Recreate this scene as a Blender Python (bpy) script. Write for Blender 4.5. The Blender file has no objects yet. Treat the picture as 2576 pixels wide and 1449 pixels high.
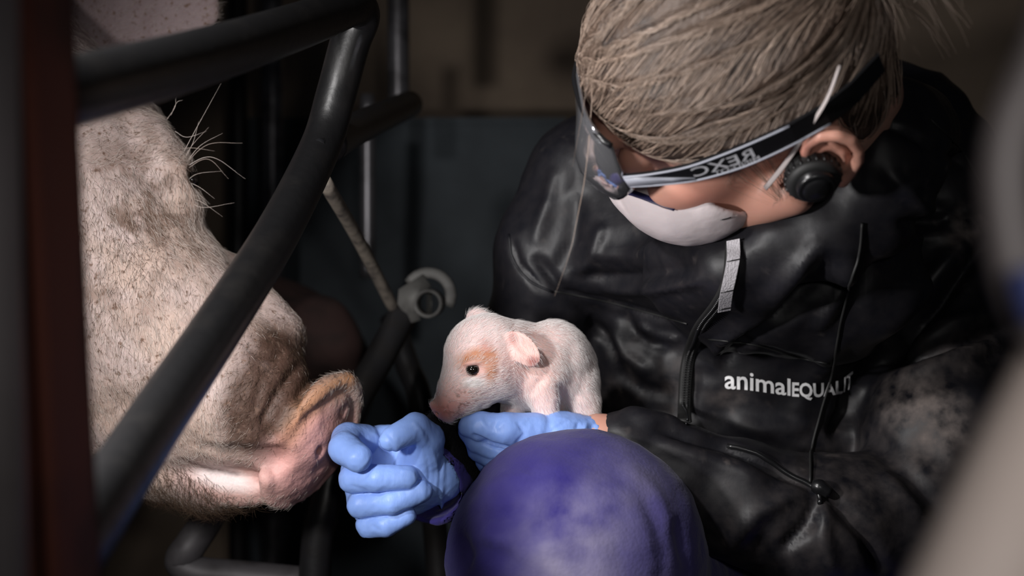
import bpy, bmesh, math, random
import numpy as np
from mathutils import Vector, Matrix
from mathutils.bvhtree import BVHTree

# ------------------------------------------------------------------ camera, world, light, exposure
SC = bpy.context.scene
COL = SC.collection
F, CU, CV, ZC = 3005.0, 1288.0, 724.5, 0.75          # focal length in pixels of the 2576 x 1449 frame, camera height
cd = bpy.data.cameras.new('camera'); cam = bpy.data.objects.new('camera', cd); COL.objects.link(cam)
cd.sensor_width = 36.0; cd.lens = 36.0 * F / 2576.0
cam.location = (0, 0, ZC); cam.rotation_euler = (math.radians(90), 0, 0)
cd.dof.use_dof = True; cd.dof.focus_distance = 0.82; cd.dof.aperture_fstop = 4.2
cd.clip_start = 0.01
SC.camera = cam
SC.view_settings.view_transform = 'Standard'; SC.view_settings.look = 'None'
SC.view_settings.exposure = 0.0; SC.view_settings.gamma = 1.0
SC.view_settings.use_curve_mapping = False
w = bpy.data.worlds.new('barn_dark'); SC.world = w; w.use_nodes = True
w.node_tree.nodes['Background'].inputs[0].default_value = (0.55, 0.6, 0.75, 1)
w.node_tree.nodes['Background'].inputs[1].default_value = 0.012

def lamp(name, loc, target, power, size, spot=None, color=(1, 0.97, 0.94), blend=0.6):
    l = bpy.data.lights.new(name, 'SPOT')
    l.energy = power; l.color = color; l.shadow_soft_size = size
    l.spot_size = math.radians(spot or 100); l.spot_blend = blend
    o = bpy.data.objects.new(name, l); COL.objects.link(o)
    o.location = loc
    o.rotation_euler = (Vector(target) - Vector(loc)).to_track_quat('-Z', 'Y').to_euler()
    return o
lamp('work_light', (-0.25, 0.40, ZC + 0.285), (0.04, 0.88, ZC - 0.05), 10.0, 0.022, 100, blend=1.0, color=(1, 0.975, 0.965))
lamp('hand_torch', (-0.275, 0.44, ZC + 0.0), (0.05, 0.88, ZC - 0.03), 9.5, 0.022, 120, blend=1.0, color=(1, 0.975, 0.965))
lamp('front_fill', (0.05, -0.02, ZC + 0.04), (0.03, 0.90, ZC - 0.05), 3.4, 0.02, 66, blend=1.0)  # added frontal fill beside the camera, not a lamp of the barn

rng = np.random.default_rng(7)

# ------------------------------------------------------------------ helpers: space
def P(u, v, d):
    return np.array([(u - CU) * d / F, d, ZC - (v - CV) * d / F], dtype=np.float64)
class Space:                                   # a local frame of photo-pixel units at one depth
    def __init__(s, D): s.D = D; s.k = D / F
    def p(s, u, v, w=0): return P(u, v, s.D + w * s.k)
    def r(s, px): return px * s.k
def to_uv(V):
    V = np.asarray(V); return CU + V[:, 0] / V[:, 1] * F, CV - (V[:, 2] - ZC) / V[:, 1] * F

# ------------------------------------------------------------------ helpers: signed distance modelling
def ell(c, r, ang=0, R=None):
    c = np.asarray(c); r = np.asarray(r, dtype=np.float64)
    if R is None:
        a = math.radians(ang); ca, sa = math.cos(a), math.sin(a)
        R = np.array([[ca, 0, -sa], [0, 1, 0], [sa, 0, ca]])   # columns: local x, y(depth), z; positive ang raises +x
        R = np.array([[ca, 0, -sa], [0, 1, 0], [sa, 0, ca]])
    def f(p):
        q = (p - c) @ R
        k0 = np.sqrt(((q / r) ** 2).sum(1)); k1 = np.sqrt(((q / (r * r)) ** 2).sum(1)) + 1e-9
        return k0 * (k0 - 1) / k1
    return f
def cone(a, b, ra, rb):
    a = np.asarray(a); b = np.asarray(b); ba = b - a; L = (ba @ ba) + 1e-12
    def f(p):
        pa = p - a; t = np.clip(pa @ ba / L, 0, 1)
        return np.sqrt(((pa - t[:, None] * ba) ** 2).sum(1)) - (ra + (rb - ra) * t)
    return f
def smin(a, b, k):
    h = np.clip(0.5 + 0.5 * (b - a) / k, 0, 1)
    return b * (1 - h) + a * h - k * h * (1 - h)
def smax(a, b, k): return -smin(-a, -b, k)
def union(fs, k):
    def f(p):
        d = fs[0](p)
        for g in fs[1:]:
            d = smin(d, g(p), k)
        return d
    return f
def chain(pts, k=0.002):                       # pts: (xyz, radius)
    return union([cone(pts[i][0], pts[i + 1][0], pts[i][1], pts[i + 1][1]) for i in range(len(pts) - 1)], k)
def sub(f, g, k):
    return lambda p: smax(f(p), -g(p), k)

CORN = np.array([(i, j, k) for i in (0, 1) for j in (0, 1) for k in (0, 1)])
EDG = [(a, b) for a in range(8) for b in range(a + 1, 8) if np.abs(CORN[a] - CORN[b]).sum() == 1]
def polygonise(fn, lo, hi, h, slack=2.2, proj=1):
    lo = np.asarray(lo, float); hi = np.asarray(hi, float); B = 4
    nb = np.ceil((hi - lo) / (h * B)).astype(int) + 1; n = nb * B
    bi = np.stack(np.meshgrid(*[np.arange(m) for m in nb], indexing='ij'), -1).reshape(-1, 3)
    def ev(pts):
        return np.concatenate([fn(pts[i:i + 300000]) for i in range(0, len(pts), 300000)]) if len(pts) else np.zeros(0)
    fc = ev(lo + (bi * B + (B - 1) / 2) * h)
    f = np.repeat(np.repeat(np.repeat(fc.reshape(nb), B, 0), B, 1), B, 2).astype(np.float32)
    act = bi[np.abs(fc) < h * B * slack]
    off = np.stack(np.meshgrid(*[np.arange(B)] * 3, indexing='ij'), -1).reshape(-1, 3)
    idx = (act[:, None, :] * B + off[None]).reshape(-1, 3)
    f[idx[:, 0], idx[:, 1], idx[:, 2]] = ev(lo + idx * h)
    s = f < 0
    cnt = sum(s[i:n[0] - 1 + i, j:n[1] - 1 + j, k:n[2] - 1 + k].astype(np.int8) for i, j, k in CORN)
    mixed = (cnt > 0) & (cnt < 8)
    cell = np.argwhere(mixed)
    fv = np.stack([f[cell[:, 0] + i, cell[:, 1] + j, cell[:, 2] + k] for i, j, k in CORN], 1)
    acc = np.zeros((len(cell), 3)); num = np.zeros(len(cell))
    for a, b in EDG:
        m = (fv[:, a] < 0) != (fv[:, b] < 0)
        t = fv[:, a] / np.where(m, fv[:, a] - fv[:, b], 1)
        acc += np.where(m[:, None], CORN[a] + t[:, None] * (CORN[b] - CORN[a]), 0); num += m
    V = lo + (cell + acc / num[:, None]) * h
    idg = np.full(mixed.shape, -1, np.int32); idg[mixed] = np.arange(len(cell))
    faces = []
    for ax in range(3):
        sl0 = [slice(1, n[i] - 1) for i in range(3)]; sl1 = list(sl0)
        sl0[ax] = slice(0, n[ax] - 1); sl1[ax] = slice(1, n[ax])
        A = s[tuple(sl0)]; Bq = s[tuple(sl1)]
        e = np.argwhere(A != Bq); inside = A[e[:, 0], e[:, 1], e[:, 2]]
        o = np.array([1, 1, 1]); o[ax] = 0; e = e + o
        u_, v_ = (ax + 1) % 3, (ax + 2) % 3
        def c(du, dv):
            q = e.copy(); q[:, u_] -= du; q[:, v_] -= dv
            return idg[q[:, 0], q[:, 1], q[:, 2]]
        quad = np.stack([c(1, 1), c(0, 1), c(0, 0), c(1, 0)], 1)
        quad[~inside] = quad[~inside][:, ::-1]
        faces.append(quad)
    Fq = np.concatenate(faces); Fq = Fq[(Fq >= 0).all(1)]
    for _ in range(proj):
        V = smooth(V, Fq, 1, 0.5)
        e = h * 0.3; f0 = ev(V)
        g = np.stack([ev(V + np.eye(3)[i] * e) - f0 for i in range(3)], 1) / e
        V = V - (f0 / np.maximum((g * g).sum(1), 0.2))[:, None] * g
    return V, Fq
def smooth(V, Fq, it=1, lam=0.5):
    n = Fq.shape[1]; a = Fq.ravel(); b = np.roll(Fq, -1, 1).ravel()
    deg = np.bincount(a, minlength=len(V)) + np.bincount(b, minlength=len(V))
    for _ in range(it):
        S = np.stack([np.bincount(a, V[b, i], len(V)) + np.bincount(b, V[a, i], len(V)) for i in range(3)], 1)
        V = V + lam * (S / np.maximum(deg, 1)[:, None] - V)
    return V
def normals(V, Fq):
    fn = np.cross(V[Fq[:, 2]] - V[Fq[:, 0]], V[Fq[:, -1]] - V[Fq[:, 1]])
    N = np.stack([sum(np.bincount(Fq[:, k], fn[:, i], len(V)) for k in range(Fq.shape[1])) for i in range(3)], 1)
    return N / (np.linalg.norm(N, axis=1)[:, None] + 1e-12)

# ------------------------------------------------------------------ helpers: objects
def put(o, parent=None, label=None, cat=None, group=None, kind=None):
    COL.objects.link(o)
    if parent is not None: o.parent = parent; o.matrix_parent_inverse = parent.matrix_basis.inverted()
    for k, x in (('label', label), ('category', cat), ('group', group), ('kind', kind)):
        if x: o[k] = x
    return o
def empty(name, loc, label, cat, group=None):
    o = bpy.data.objects.new(name, None); o.location = Vector(loc); o.empty_display_size = 0.05
    return put(o, None, label, cat, group)
def build(name, V, Fq, m, parent=None, col=None, extra=None, **kw):
    V = np.asarray(V, np.float32); me = bpy.data.meshes.new(name)
    if isinstance(Fq, np.ndarray):
        k = Fq.shape[1]
        me.vertices.add(len(V)); me.vertices.foreach_set('co', V.ravel())
        me.loops.add(Fq.size); me.loops.foreach_set('vertex_index', Fq.astype(np.int32).ravel())
        me.polygons.add(len(Fq)); me.polygons.foreach_set('loop_start', np.arange(0, Fq.size, k, dtype=np.int32))
        me.polygons.foreach_set('use_smooth', np.ones(len(Fq), bool))
        me.update(calc_edges=True)
    else:
        me.from_pydata([tuple(x) for x in V], [], Fq); me.update()
        me.polygons.foreach_set('use_smooth', np.ones(len(me.polygons), bool))
    if col is not None:
        a = me.color_attributes.new('Col', 'FLOAT_COLOR', 'POINT')
        a.data.foreach_set('color', np.concatenate([col, np.ones((len(V), 1))], 1).astype(np.float32).ravel())
    for nm, val in (extra or {}).items():
        a = me.attributes.new(nm, 'FLOAT', 'POINT'); a.data.foreach_set('value', np.asarray(val, np.float32))
    me.materials.append(m); me.validate()
    return put(bpy.data.objects.new(name, me), parent, **kw)
def bvh_of(V, Fq): return BVHTree.FromPolygons([tuple(x) for x in V], [tuple(int(i) for i in q) for q in Fq])
def drape(bv, pts, off=0.001):                 # photo positions laid onto a modelled surface
    out = []
    for u, v in pts:
        dr = Vector(P(u, v, 1.0)) - Vector((0, 0, ZC)); dr.normalize()
        h = bv.ray_cast(Vector((0, 0, ZC)), dr)
        if h[0] is None: continue
        out.append(h[0] + h[1] * off * (1 if h[1].dot(dr) < 0 else -1))
    return out
def spline(pts, n=8):
    p = [Vector(x) for x in pts]
    if len(p) < 3: return [p[0].lerp(p[-1], i / n) for i in range(n + 1)]
    p = [p[0] * 2 - p[1]] + p + [p[-1] * 2 - p[-2]]; out = []
    for i in range(1, len(p) - 2):
        for j in range(n):
            t = j / n; a, b, c, d = p[i - 1:i + 3]
            out.append(0.5 * ((2 * b) + (c - a) * t + (2 * a - 5 * b + 4 * c - d) * t * t + (3 * b - a - 3 * c + d) * t ** 3))
    return out + [p[-2]]
def tube_data(pts, rad, sides=14, n=8, flat=None, hollow=0):
    pts = spline(pts, n) if n else [Vector(x) for x in pts]; m = len(pts)
    rr = [rad] * m if np.isscalar(rad) else list(np.interp(np.linspace(0, 1, m), np.linspace(0, 1, len(rad)), rad))
    V, Q = [], []; up = None
    for i, p in enumerate(pts):
        t = (pts[min(i + 1, m - 1)] - pts[max(i - 1, 0)]).normalized()
        if up is None: up = t.orthogonal().normalized() if flat is None else (Vector(flat) - t * t.dot(Vector(flat))).normalized()
        up = (up - t * t.dot(up)).normalized(); sd = t.cross(up)
        fl = 1.0 if flat is None else 0.28
        for j in range(sides):
            a = 2 * math.pi * j / sides
            V.append(p + (sd * math.cos(a) + up * math.sin(a) * fl) * rr[i])
    for i in range(m - 1):
        for j in range(sides):
            k = (j + 1) % sides
            Q.append((i * sides + j, i * sides + k, (i + 1) * sides + k, (i + 1) * sides + j))
    Q.append(tuple(range(sides))[::-1]); Q.append(tuple(range((m - 1) * sides, m * sides)))
    return V, Q
def tube(name, pts, rad, m, parent=None, sides=14, n=8, flat=None, **kw):
    V, Q = tube_data(pts, rad, sides, n, flat)
    return build(name, V, Q, m, parent, **kw)
def boxm(name, lo, hi, m, parent=None, bevel=0.003, **kw):
    bm = bmesh.new(); bmesh.ops.create_cube(bm, size=1)
    lo = np.array(lo); hi = np.array(hi)
    for v in bm.verts: v.co = Vector((lo + hi) / 2 + np.array(v.co) * (hi - lo))
    if bevel: bmesh.ops.bevel(bm, geom=bm.edges[:], offset=bevel, segments=2, affect='EDGES')
    me = bpy.data.meshes.new(name); bm.to_mesh(me); bm.free(); me.materials.append(m)
    return put(bpy.data.objects.new(name, me), parent, **kw)
def strands(name, pos, rad, m, parent=None, **kw):       # pos: (n strands, points, 3)
    n, k, _ = pos.shape
    c = bpy.data.hair_curves.new(name); c.add_curves([k] * n)
    c.attributes['position'].data.foreach_set('vector', pos.astype(np.float32).ravel())
    ra = c.attributes.get('radius') or c.attributes.new('radius', 'FLOAT', 'POINT')
    prof = np.linspace(1, 0.15, k)
    ra.data.foreach_set('value', (np.asarray(rad).reshape(-1, 1) * prof[None] * np.ones((n, 1))).astype(np.float32).ravel())
    c.materials.append(m)
    return put(bpy.data.objects.new(name, c), parent, **kw)
def scatter(V, Fq, n, weight=None):            # random points on a mesh, with normals
    N = normals(V, Fq); c = V[Fq].mean(1)
    ar = np.linalg.norm(np.cross(V[Fq[:, 2]] - V[Fq[:, 0]], V[Fq[:, 3]] - V[Fq[:, 1]]), axis=1)
    if weight is not None: ar = ar * weight(c)
    i = rng.choice(len(Fq), n, p=ar / ar.sum()); q = Fq[i]
    a, b = rng.random((2, n, 1))
    p = (V[q[:, 0]] * (1 - a) + V[q[:, 1]] * a) * (1 - b) + (V[q[:, 3]] * (1 - a) + V[q[:, 2]] * a) * b
    nn = N[q].mean(1); return p, nn / np.linalg.norm(nn, axis=1)[:, None]
def fur(p, n, flow, length, lift=0.5, k=5, jit=0.25, bend=0.6):
    m = len(p); fl = flow(p) if callable(flow) else np.tile(np.asarray(flow, float), (m, 1))
    fl = fl + rng.normal(0, jit, (m, 3)); fl -= n * (fl * n).sum(1)[:, None]
    fl /= np.linalg.norm(fl, axis=1)[:, None] + 1e-9
    L = np.asarray(length).reshape(-1, 1) * rng.uniform(0.6, 1.3, (m, 1))
    t = np.linspace(0, 1, k)
    out = p[:, None] + (L * t)[:, :, None] * (n * lift)[:, None] * (1 - bend * t)[None, :, None] + (L * t)[:, :, None] * fl[:, None] * (0.5 + 0.5 * t)[None, :, None]
    return out

# value noise on points
_perm = rng.random((64, 64, 64)).astype(np.float32)
def noise(p):
    i = np.floor(p).astype(int); f = p - i; f = f * f * (3 - 2 * f); r = 0
    for a, b, c in CORN:
        wgt = np.where(a, f[:, 0], 1 - f[:, 0]) * np.where(b, f[:, 1], 1 - f[:, 1]) * np.where(c, f[:, 2], 1 - f[:, 2])
        r = r + wgt * _perm[(i[:, 0] + a) % 64, (i[:, 1] + b) % 64, (i[:, 2] + c) % 64]
    return r * 2 - 1
def fbm(p, o=3): return sum(noise(p * 2 ** i + 7.3 * i) * 0.5 ** i for i in range(o))
def seg_dist(u, v, line):                      # distance in photo pixels to a polyline, and position 0..1 along it
    L = np.array(line, float); best = np.full(len(u), 1e9); tt = np.zeros(len(u))
    ln = np.r_[0, np.cumsum(np.hypot(*np.diff(L, axis=0).T))]
    for i in range(len(L) - 1):
        a, b = L[i], L[i + 1]; ba = b - a
        t = np.clip(((u - a[0]) * ba[0] + (v - a[1]) * ba[1]) / (ba @ ba), 0, 1)
        d = np.hypot(u - a[0] - t * ba[0], v - a[1] - t * ba[1]); m = d < best
        best[m] = d[m]; tt[m] = ((ln[i] + t * (ln[i + 1] - ln[i])) / ln[-1])[m]
    return best, tt
def blob(u, v, cu, cv, ru, rv, ang=0, soft=0.35):
    a = math.radians(ang); x = (u - cu) * math.cos(a) - (v - cv) * math.sin(a); y = (u - cu) * math.sin(a) + (v - cv) * math.cos(a)
    r = np.hypot(x / ru, y / rv); return np.clip((1 + soft - r) / (2 * soft), 0, 1)
def mix(c, new, a): return c * (1 - a[:, None]) + np.array(new)[None] * a[:, None]

# ------------------------------------------------------------------ materials
def mat(name, color=(0.5, 0.5, 0.5), rough=0.5, metal=0.0, spec=0.5, attr=False, sss=0.0, sss_r=(1, 0.35, 0.2), sheen=0.0,
        n_scale=0, n_col=None, n_lo=0.45, n_hi=0.65, bump=0.0, b_scale=200, b_stretch=None, dirt=None, d_scale=90, d_lo=0.3, d_hi=0.75, trans=0, coat=0.0, aniso_wr=None):
    m = bpy.data.materials.new(name); m.use_nodes = True
    nt = m.node_tree; L = nt.links.new; b = nt.nodes['Principled BSDF']
    b.inputs['Base Color'].default_value = (*color, 1); b.inputs['Roughness'].default_value = rough
    b.inputs['Metallic'].default_value = metal; b.inputs['Specular IOR Level'].default_value = spec
    b.inputs['Subsurface Weight'].default_value = sss; b.inputs['Subsurface Radius'].default_value = sss_r
    b.inputs['Subsurface Scale'].default_value = 0.004
    b.inputs['Sheen Weight'].default_value = sheen; b.inputs['Coat Weight'].default_value = coat
    b.inputs['Transmission Weight'].default_value = trans
    tc = nt.nodes.new('ShaderNodeTexCoord'); src = None
    if attr:
        a = nt.nodes.new('ShaderNodeAttribute'); a.attribute_name = 'Col'; src = a.outputs['Color']
    def noise_ramp(scale, lo, hi, detail=6, stretch=None):
        t = nt.nodes.new('ShaderNodeTexNoise'); t.inputs['Scale'].default_value = scale; t.inputs['Detail'].default_value = detail
        if stretch:
            mp = nt.nodes.new('ShaderNodeMapping'); mp.inputs['Scale'].default_value = stretch
            L(tc.outputs['Object'], mp.inputs['Vector']); L(mp.outputs[0], t.inputs['Vector'])
        else: L(tc.outputs['Object'], t.inputs['Vector'])
        r = nt.nodes.new('ShaderNodeMapRange'); r.inputs[1].default_value = lo; r.inputs[2].default_value = hi
        L(t.outputs['Fac'], r.inputs[0]); return t, r.outputs[0]
    def mixer(fac, a, c):
        mx = nt.nodes.new('ShaderNodeMix'); mx.data_type = 'RGBA'
        L(fac, mx.inputs[0])
        if a is None: mx.inputs[6].default_value = (*color, 1)
        else: L(a, mx.inputs[6])
        mx.inputs[7].default_value = (*c, 1); return mx.outputs[2]
    if n_col is not None:
        _, fac = noise_ramp(n_scale, n_lo, n_hi); src = mixer(fac, src, n_col)
    if dirt is not None:                        # dried mud where the mesh carries the 'dirt' attribute
        a = nt.nodes.new('ShaderNodeAttribute'); a.attribute_name = 'dirt'
        _, fac = noise_ramp(d_scale, d_lo, d_hi, 8)
        mu = nt.nodes.new('ShaderNodeMath'); mu.operation = 'MULTIPLY'
        L(a.outputs['Fac'], mu.inputs[0]); L(fac, mu.inputs[1]); src = mixer(mu.outputs[0], src, dirt)
        rm = nt.nodes.new('ShaderNodeMapRange'); rm.inputs[3].default_value = rough; rm.inputs[4].default_value = 0.95
        L(mu.outputs[0], rm.inputs[0]); L(rm.outputs[0], b.inputs['Roughness'])
    if src is not None: L(src, b.inputs['Base Color'])
    if bump:
        t, _ = noise_ramp(b_scale, 0, 1, 5, b_stretch)
        bp = nt.nodes.new('ShaderNodeBump'); bp.inputs['Strength'].default_value = bump; bp.inputs['Distance'].default_value = 0.002
        L(t.outputs['Fac'], bp.inputs['Height']); L(bp.outputs[0], b.inputs['Normal'])
    return m
def hair_mat(name, c0, c1, rough=0.45, spec=0.35):
    m = bpy.data.materials.new(name); m.use_nodes = True; nt = m.node_tree; b = nt.nodes['Principled BSDF']
    h = nt.nodes.new('ShaderNodeHairInfo'); mx = nt.nodes.new('ShaderNodeMix'); mx.data_type = 'RGBA'
    nt.links.new(h.outputs['Random'], mx.inputs[0]); mx.inputs[6].default_value = (*c0, 1); mx.inputs[7].default_value = (*c1, 1)
    nt.links.new(mx.outputs[2], b.inputs['Base Color']); b.inputs['Roughness'].default_value = rough; b.inputs['Specular IOR Level'].default_value = spec
    return m
M = {}
M['skin'] = mat('human_skin', attr=True, rough=0.45, sss=0.25, bump=0.05, b_scale=900)
M['lips'] = mat('lips', (0.45, 0.16, 0.14), 0.4)
M['hairbase'] = mat('hair_base', (0.085, 0.055, 0.04), 0.55, n_scale=45, n_col=(0.03, 0.018, 0.013), bump=0.6, b_scale=300)
M['hair'] = hair_mat('hair_strands', (0.065, 0.038, 0.026), (0.42, 0.315, 0.25), 0.34, 0.55)
M['jacket'] = mat('black_nylon', (0.0075, 0.0075, 0.0105), 0.46, spec=0.32, bump=0.10, b_scale=140, dirt=(0.19, 0.158, 0.145))
M['fleece'] = mat('black_fleece', (0.006, 0.006, 0.007), 0.95, spec=0.1, bump=1.0, b_scale=700)
M['fleecehair'] = hair_mat('fleece_fibre', (0.004, 0.004, 0.005), (0.012, 0.012, 0.014), 0.8, 0.1)
M['purple'] = mat('blue_violet_coverall', (0.026, 0.020, 0.135), 0.95, spec=0.1, sheen=0.1, n_scale=40, n_col=(0.033, 0.027, 0.155), bump=0.25, b_scale=420, dirt=(0.30, 0.275, 0.36), d_scale=22)
M['glove'] = mat('blue_nitrile', (0.235, 0.375, 0.79), 0.42, spec=0.3, sss=0.12, sss_r=(0.3, 0.5, 1), bump=0.22, b_scale=230, b_stretch=(1, 1, .35))
M['black'] = mat('black_plastic', (0.008, 0.008, 0.009), 0.3)
M['rubber'] = mat('black_rubber', (0.012, 0.012, 0.012), 0.6)
M['lens'] = mat('smoked_mirror_lens', (0.42, 0.42, 0.45), 0.10, metal=0.85, spec=0.9, coat=0.5)
M['silver'] = mat('lens_edge_highlight', (0.55, 0.55, 0.6), 0.2, metal=0.6)
M['greyplastic'] = mat('grey_temple_plastic', (0.30, 0.31, 0.36), 0.45)
M['print'] = mat('pale_print', (0.45, 0.45, 0.48), 0.5)
M['mask'] = mat('mask_shell', (0.62, 0.545, 0.555), 0.5, sss=0.1, bump=0.1, b_scale=300)
M['navy'] = mat('navy_strip', (0.012, 0.012, 0.05), 0.4)
M['elastic'] = mat('pale_elastic', (0.5, 0.44, 0.43), 0.7)
M['tape'] = mat('grey_webbing', (0.46, 0.44, 0.47), 0.8, bump=0.5, b_scale=900)
M['white'] = mat('white_print', (0.92, 0.92, 0.93), 0.6)
M['pig'] = mat('sow_skin', attr=True, rough=0.62, sss=0.12, bump=0.35, b_scale=330, dirt=(0.15, 0.09, 0.065), d_scale=260, d_lo=0.57, d_hi=0.69)
M['pighair'] = hair_mat('sow_bristle', (0.34, 0.265, 0.22), (0.60, 0.53, 0.49), 0.5, 0.3)
M['pigdark'] = hair_mat('sow_dark_bristle', (0.03, 0.018, 0.012), (0.085, 0.055, 0.037), 0.6, 0.1)
M['piglet'] = mat('piglet_skin', attr=True, rough=0.6, sss=0.25, bump=0.15, b_scale=700)
M['pigletfur'] = hair_mat('piglet_down', (0.70, 0.65, 0.64), (0.88, 0.85, 0.84), 0.6, 0.3)
M['eye'] = mat('wet_eye', (0.008, 0.006, 0.005), 0.04, spec=0.9)
M['lid'] = mat('eyelid_rim', (0.16, 0.09, 0.075), 0.4)
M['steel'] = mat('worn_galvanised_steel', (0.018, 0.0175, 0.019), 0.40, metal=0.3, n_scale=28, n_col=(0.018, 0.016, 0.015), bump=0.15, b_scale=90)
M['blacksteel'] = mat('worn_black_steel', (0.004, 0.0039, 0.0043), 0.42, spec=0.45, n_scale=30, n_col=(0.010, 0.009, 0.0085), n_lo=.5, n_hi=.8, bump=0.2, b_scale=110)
M['liltube'] = mat('scuffed_grey_tube', (0.085, 0.078, 0.083), 0.55, metal=0.2, n_scale=40, n_col=(0.05, 0.045, 0.047))
M['galv'] = mat('galvanised_tube', (0.16, 0.155, 0.165), 0.35, metal=0.7, n_scale=40, n_col=(0.08, 0.076, 0.08))
M['dusty'] = mat('dusty_steel', (0.17, 0.145, 0.12), 0.7, metal=0.1, n_scale=70, n_col=(0.06, 0.05, 0.045), bump=0.3, b_scale=150)
M['bracket'] = mat('grey_bracket', (0.10, 0.097, 0.092), 0.6, metal=0.2, n_scale=50, n_col=(0.05, 0.047, 0.044))
M['rust'] = mat('rusted_iron', (0.13, 0.034, 0.020), 0.8, n_scale=14, n_col=(0.03, 0.010, 0.007), bump=0.4, b_scale=60)
M['greypaint'] = mat('pale_grey_paint', (0.20, 0.175, 0.18), 0.6, n_scale=12, n_col=(0.15, 0.13, 0.13))
M['dimgrey'] = mat('dull_grey_paint', (0.065, 0.055, 0.055), 0.6, n_scale=12, n_col=(0.052, 0.044, 0.044))
M['beige'] = mat('pale_beige_paint', (0.34, 0.285, 0.26), 0.6, n_scale=10, n_col=(0.29, 0.24, 0.22))
M['bluestrap'] = mat('blue_strap', (0.02, 0.03, 0.11), 0.6)
M['wall'] = mat('brown_rendered_wall', (0.36, 0.275, 0.20), 0.9, n_scale=5, n_col=(0.22, 0.165, 0.125), n_lo=0.35, n_hi=0.7, bump=0.3, b_scale=30)
M['panel'] = mat('blue_grey_panel', (0.060, 0.074, 0.086), 0.75, n_scale=6, n_col=(0.036, 0.045, 0.053))
M['floor'] = mat('dirty_concrete', (0.10, 0.075, 0.055), 0.85, n_scale=9, n_col=(0.05, 0.035, 0.028), bump=0.5, b_scale=50)
M['concrete'] = mat('grey_green_concrete', (0.13, 0.135, 0.12), 0.85, n_scale=18, n_col=(0.08, 0.085, 0.075), bump=0.3, b_scale=60)
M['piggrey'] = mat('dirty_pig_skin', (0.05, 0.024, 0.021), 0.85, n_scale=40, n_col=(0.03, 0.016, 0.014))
M['boot'] = mat('dark_rubber_boot', (0.02, 0.022, 0.02), 0.45)

# ------------------------------------------------------------------ the setting
def slab(name, lo, hi, m, **kw): return boxm(name, lo, hi, m, None, 0.0, kind='structure', **kw)
slab('floor', (-2.2, -0.6, -0.06), (2.4, 2.6, 0.0), M['floor'])
slab('wall_back', (-2.2, 2.05, 0.0), (2.4, 2.15, 2.6), M['wall'])
# partition board in front of the back wall
part = empty('partition_panel', P(960, 700, 1.75) * np.array([1, 1, 0]), 'blue-grey partition board standing in front of the brown back wall', 'partition')
a, b = P(585, 308, 1.75), P(1420, 326, 1.75)
boxm('board', (a[0], 1.745, 0.0), (b[0], 1.765, a[2]), M['panel'], part, 0.002)
boxm('top_edge', (a[0] - .004, 1.74, a[2] - 0.004), (b[0] + .004, 1.77, a[2] + 0.006), M['panel'], part, 0.002)
# concrete trough edge behind the elbow
tr = empty('concrete_trough', (0.68, 1.34, 0), 'grey-green concrete trough wall behind the jacket elbow', 'trough')
boxm('wall_slab', (0.52, 1.22, 0.0), (0.90, 1.32, P(2545, 935, 1.22)[2]), M['concrete'], tr, 0.012)
boxm('coping', (0.515, 1.205, P(2545, 960, 1.22)[2]), (0.905, 1.335, P(2545, 925, 1.22)[2]), M['concrete'], tr, 0.01)

# ------------------------------------------------------------------ farrowing crate of the sow
crate = empty('farrowing_crate', (-0.2, 0.7, 0), 'dark tubular steel crate with a bent diagonal rail in front of the sow', 'crate')
rail = [P(-60, 285, .44), P(190, 228, .48), P(560, 128, .62), P(790, 52, .76), P(880, 16, .815), P(905, 40, .835), P(880, 110, .842),
        P(845, 240, .845), P(805, 372, .83), P(700, 582, .76), P(560, 805, .67), P(400, 1045, .585), P(300, 1200, .535), P(215, 1335, .495), P(120, 1480, .455)]
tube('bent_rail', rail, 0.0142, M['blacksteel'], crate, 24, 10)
hb = P(806, 362, .818)
tube('bolt', [hb + np.array([0, -.004, 0]), hb + np.array([0, .02, 0])], 0.0034, M['black'], crate, 10, 2)
tube('cross_bar', [P(820, 368, .85), P(900, 322, .98), P(1030, 262, 1.2)], 0.0135, M['steel'], crate, 16)
tube('brace_rod', [P(815, 455, .9), P(900, 600, 1.0), P(995, 785, 1.1)], 0.0055, M['dusty'], crate, 10)
tube('upright', [P(1002, -200, 1.42), P(1002, 100, 1.42), P(1003, 275, 1.42)], 0.0130, M['galv'], crate, 16)
tube('short_upright', [P(925, 238, 1.42), P(925, 500, 1.42), P(925, 700, 1.42)], 0.0092, M['galv'], crate, 14)
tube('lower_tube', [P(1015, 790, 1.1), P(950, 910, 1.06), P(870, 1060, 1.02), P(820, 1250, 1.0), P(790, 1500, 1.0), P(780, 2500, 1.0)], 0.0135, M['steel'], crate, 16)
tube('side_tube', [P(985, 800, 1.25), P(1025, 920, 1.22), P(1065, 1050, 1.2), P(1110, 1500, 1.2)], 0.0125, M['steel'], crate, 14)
tube('floor_loop', [P(560, 1180, 1.06), P(530, 1290, 1.04), P(480, 1370, 1.02), P(455, 1412, 1.02), P(500, 1440, 1.02), P(620, 1452, 1.02), P(800, 1470, 1.02)], 0.0138, M['liltube'], crate, 16)
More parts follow.
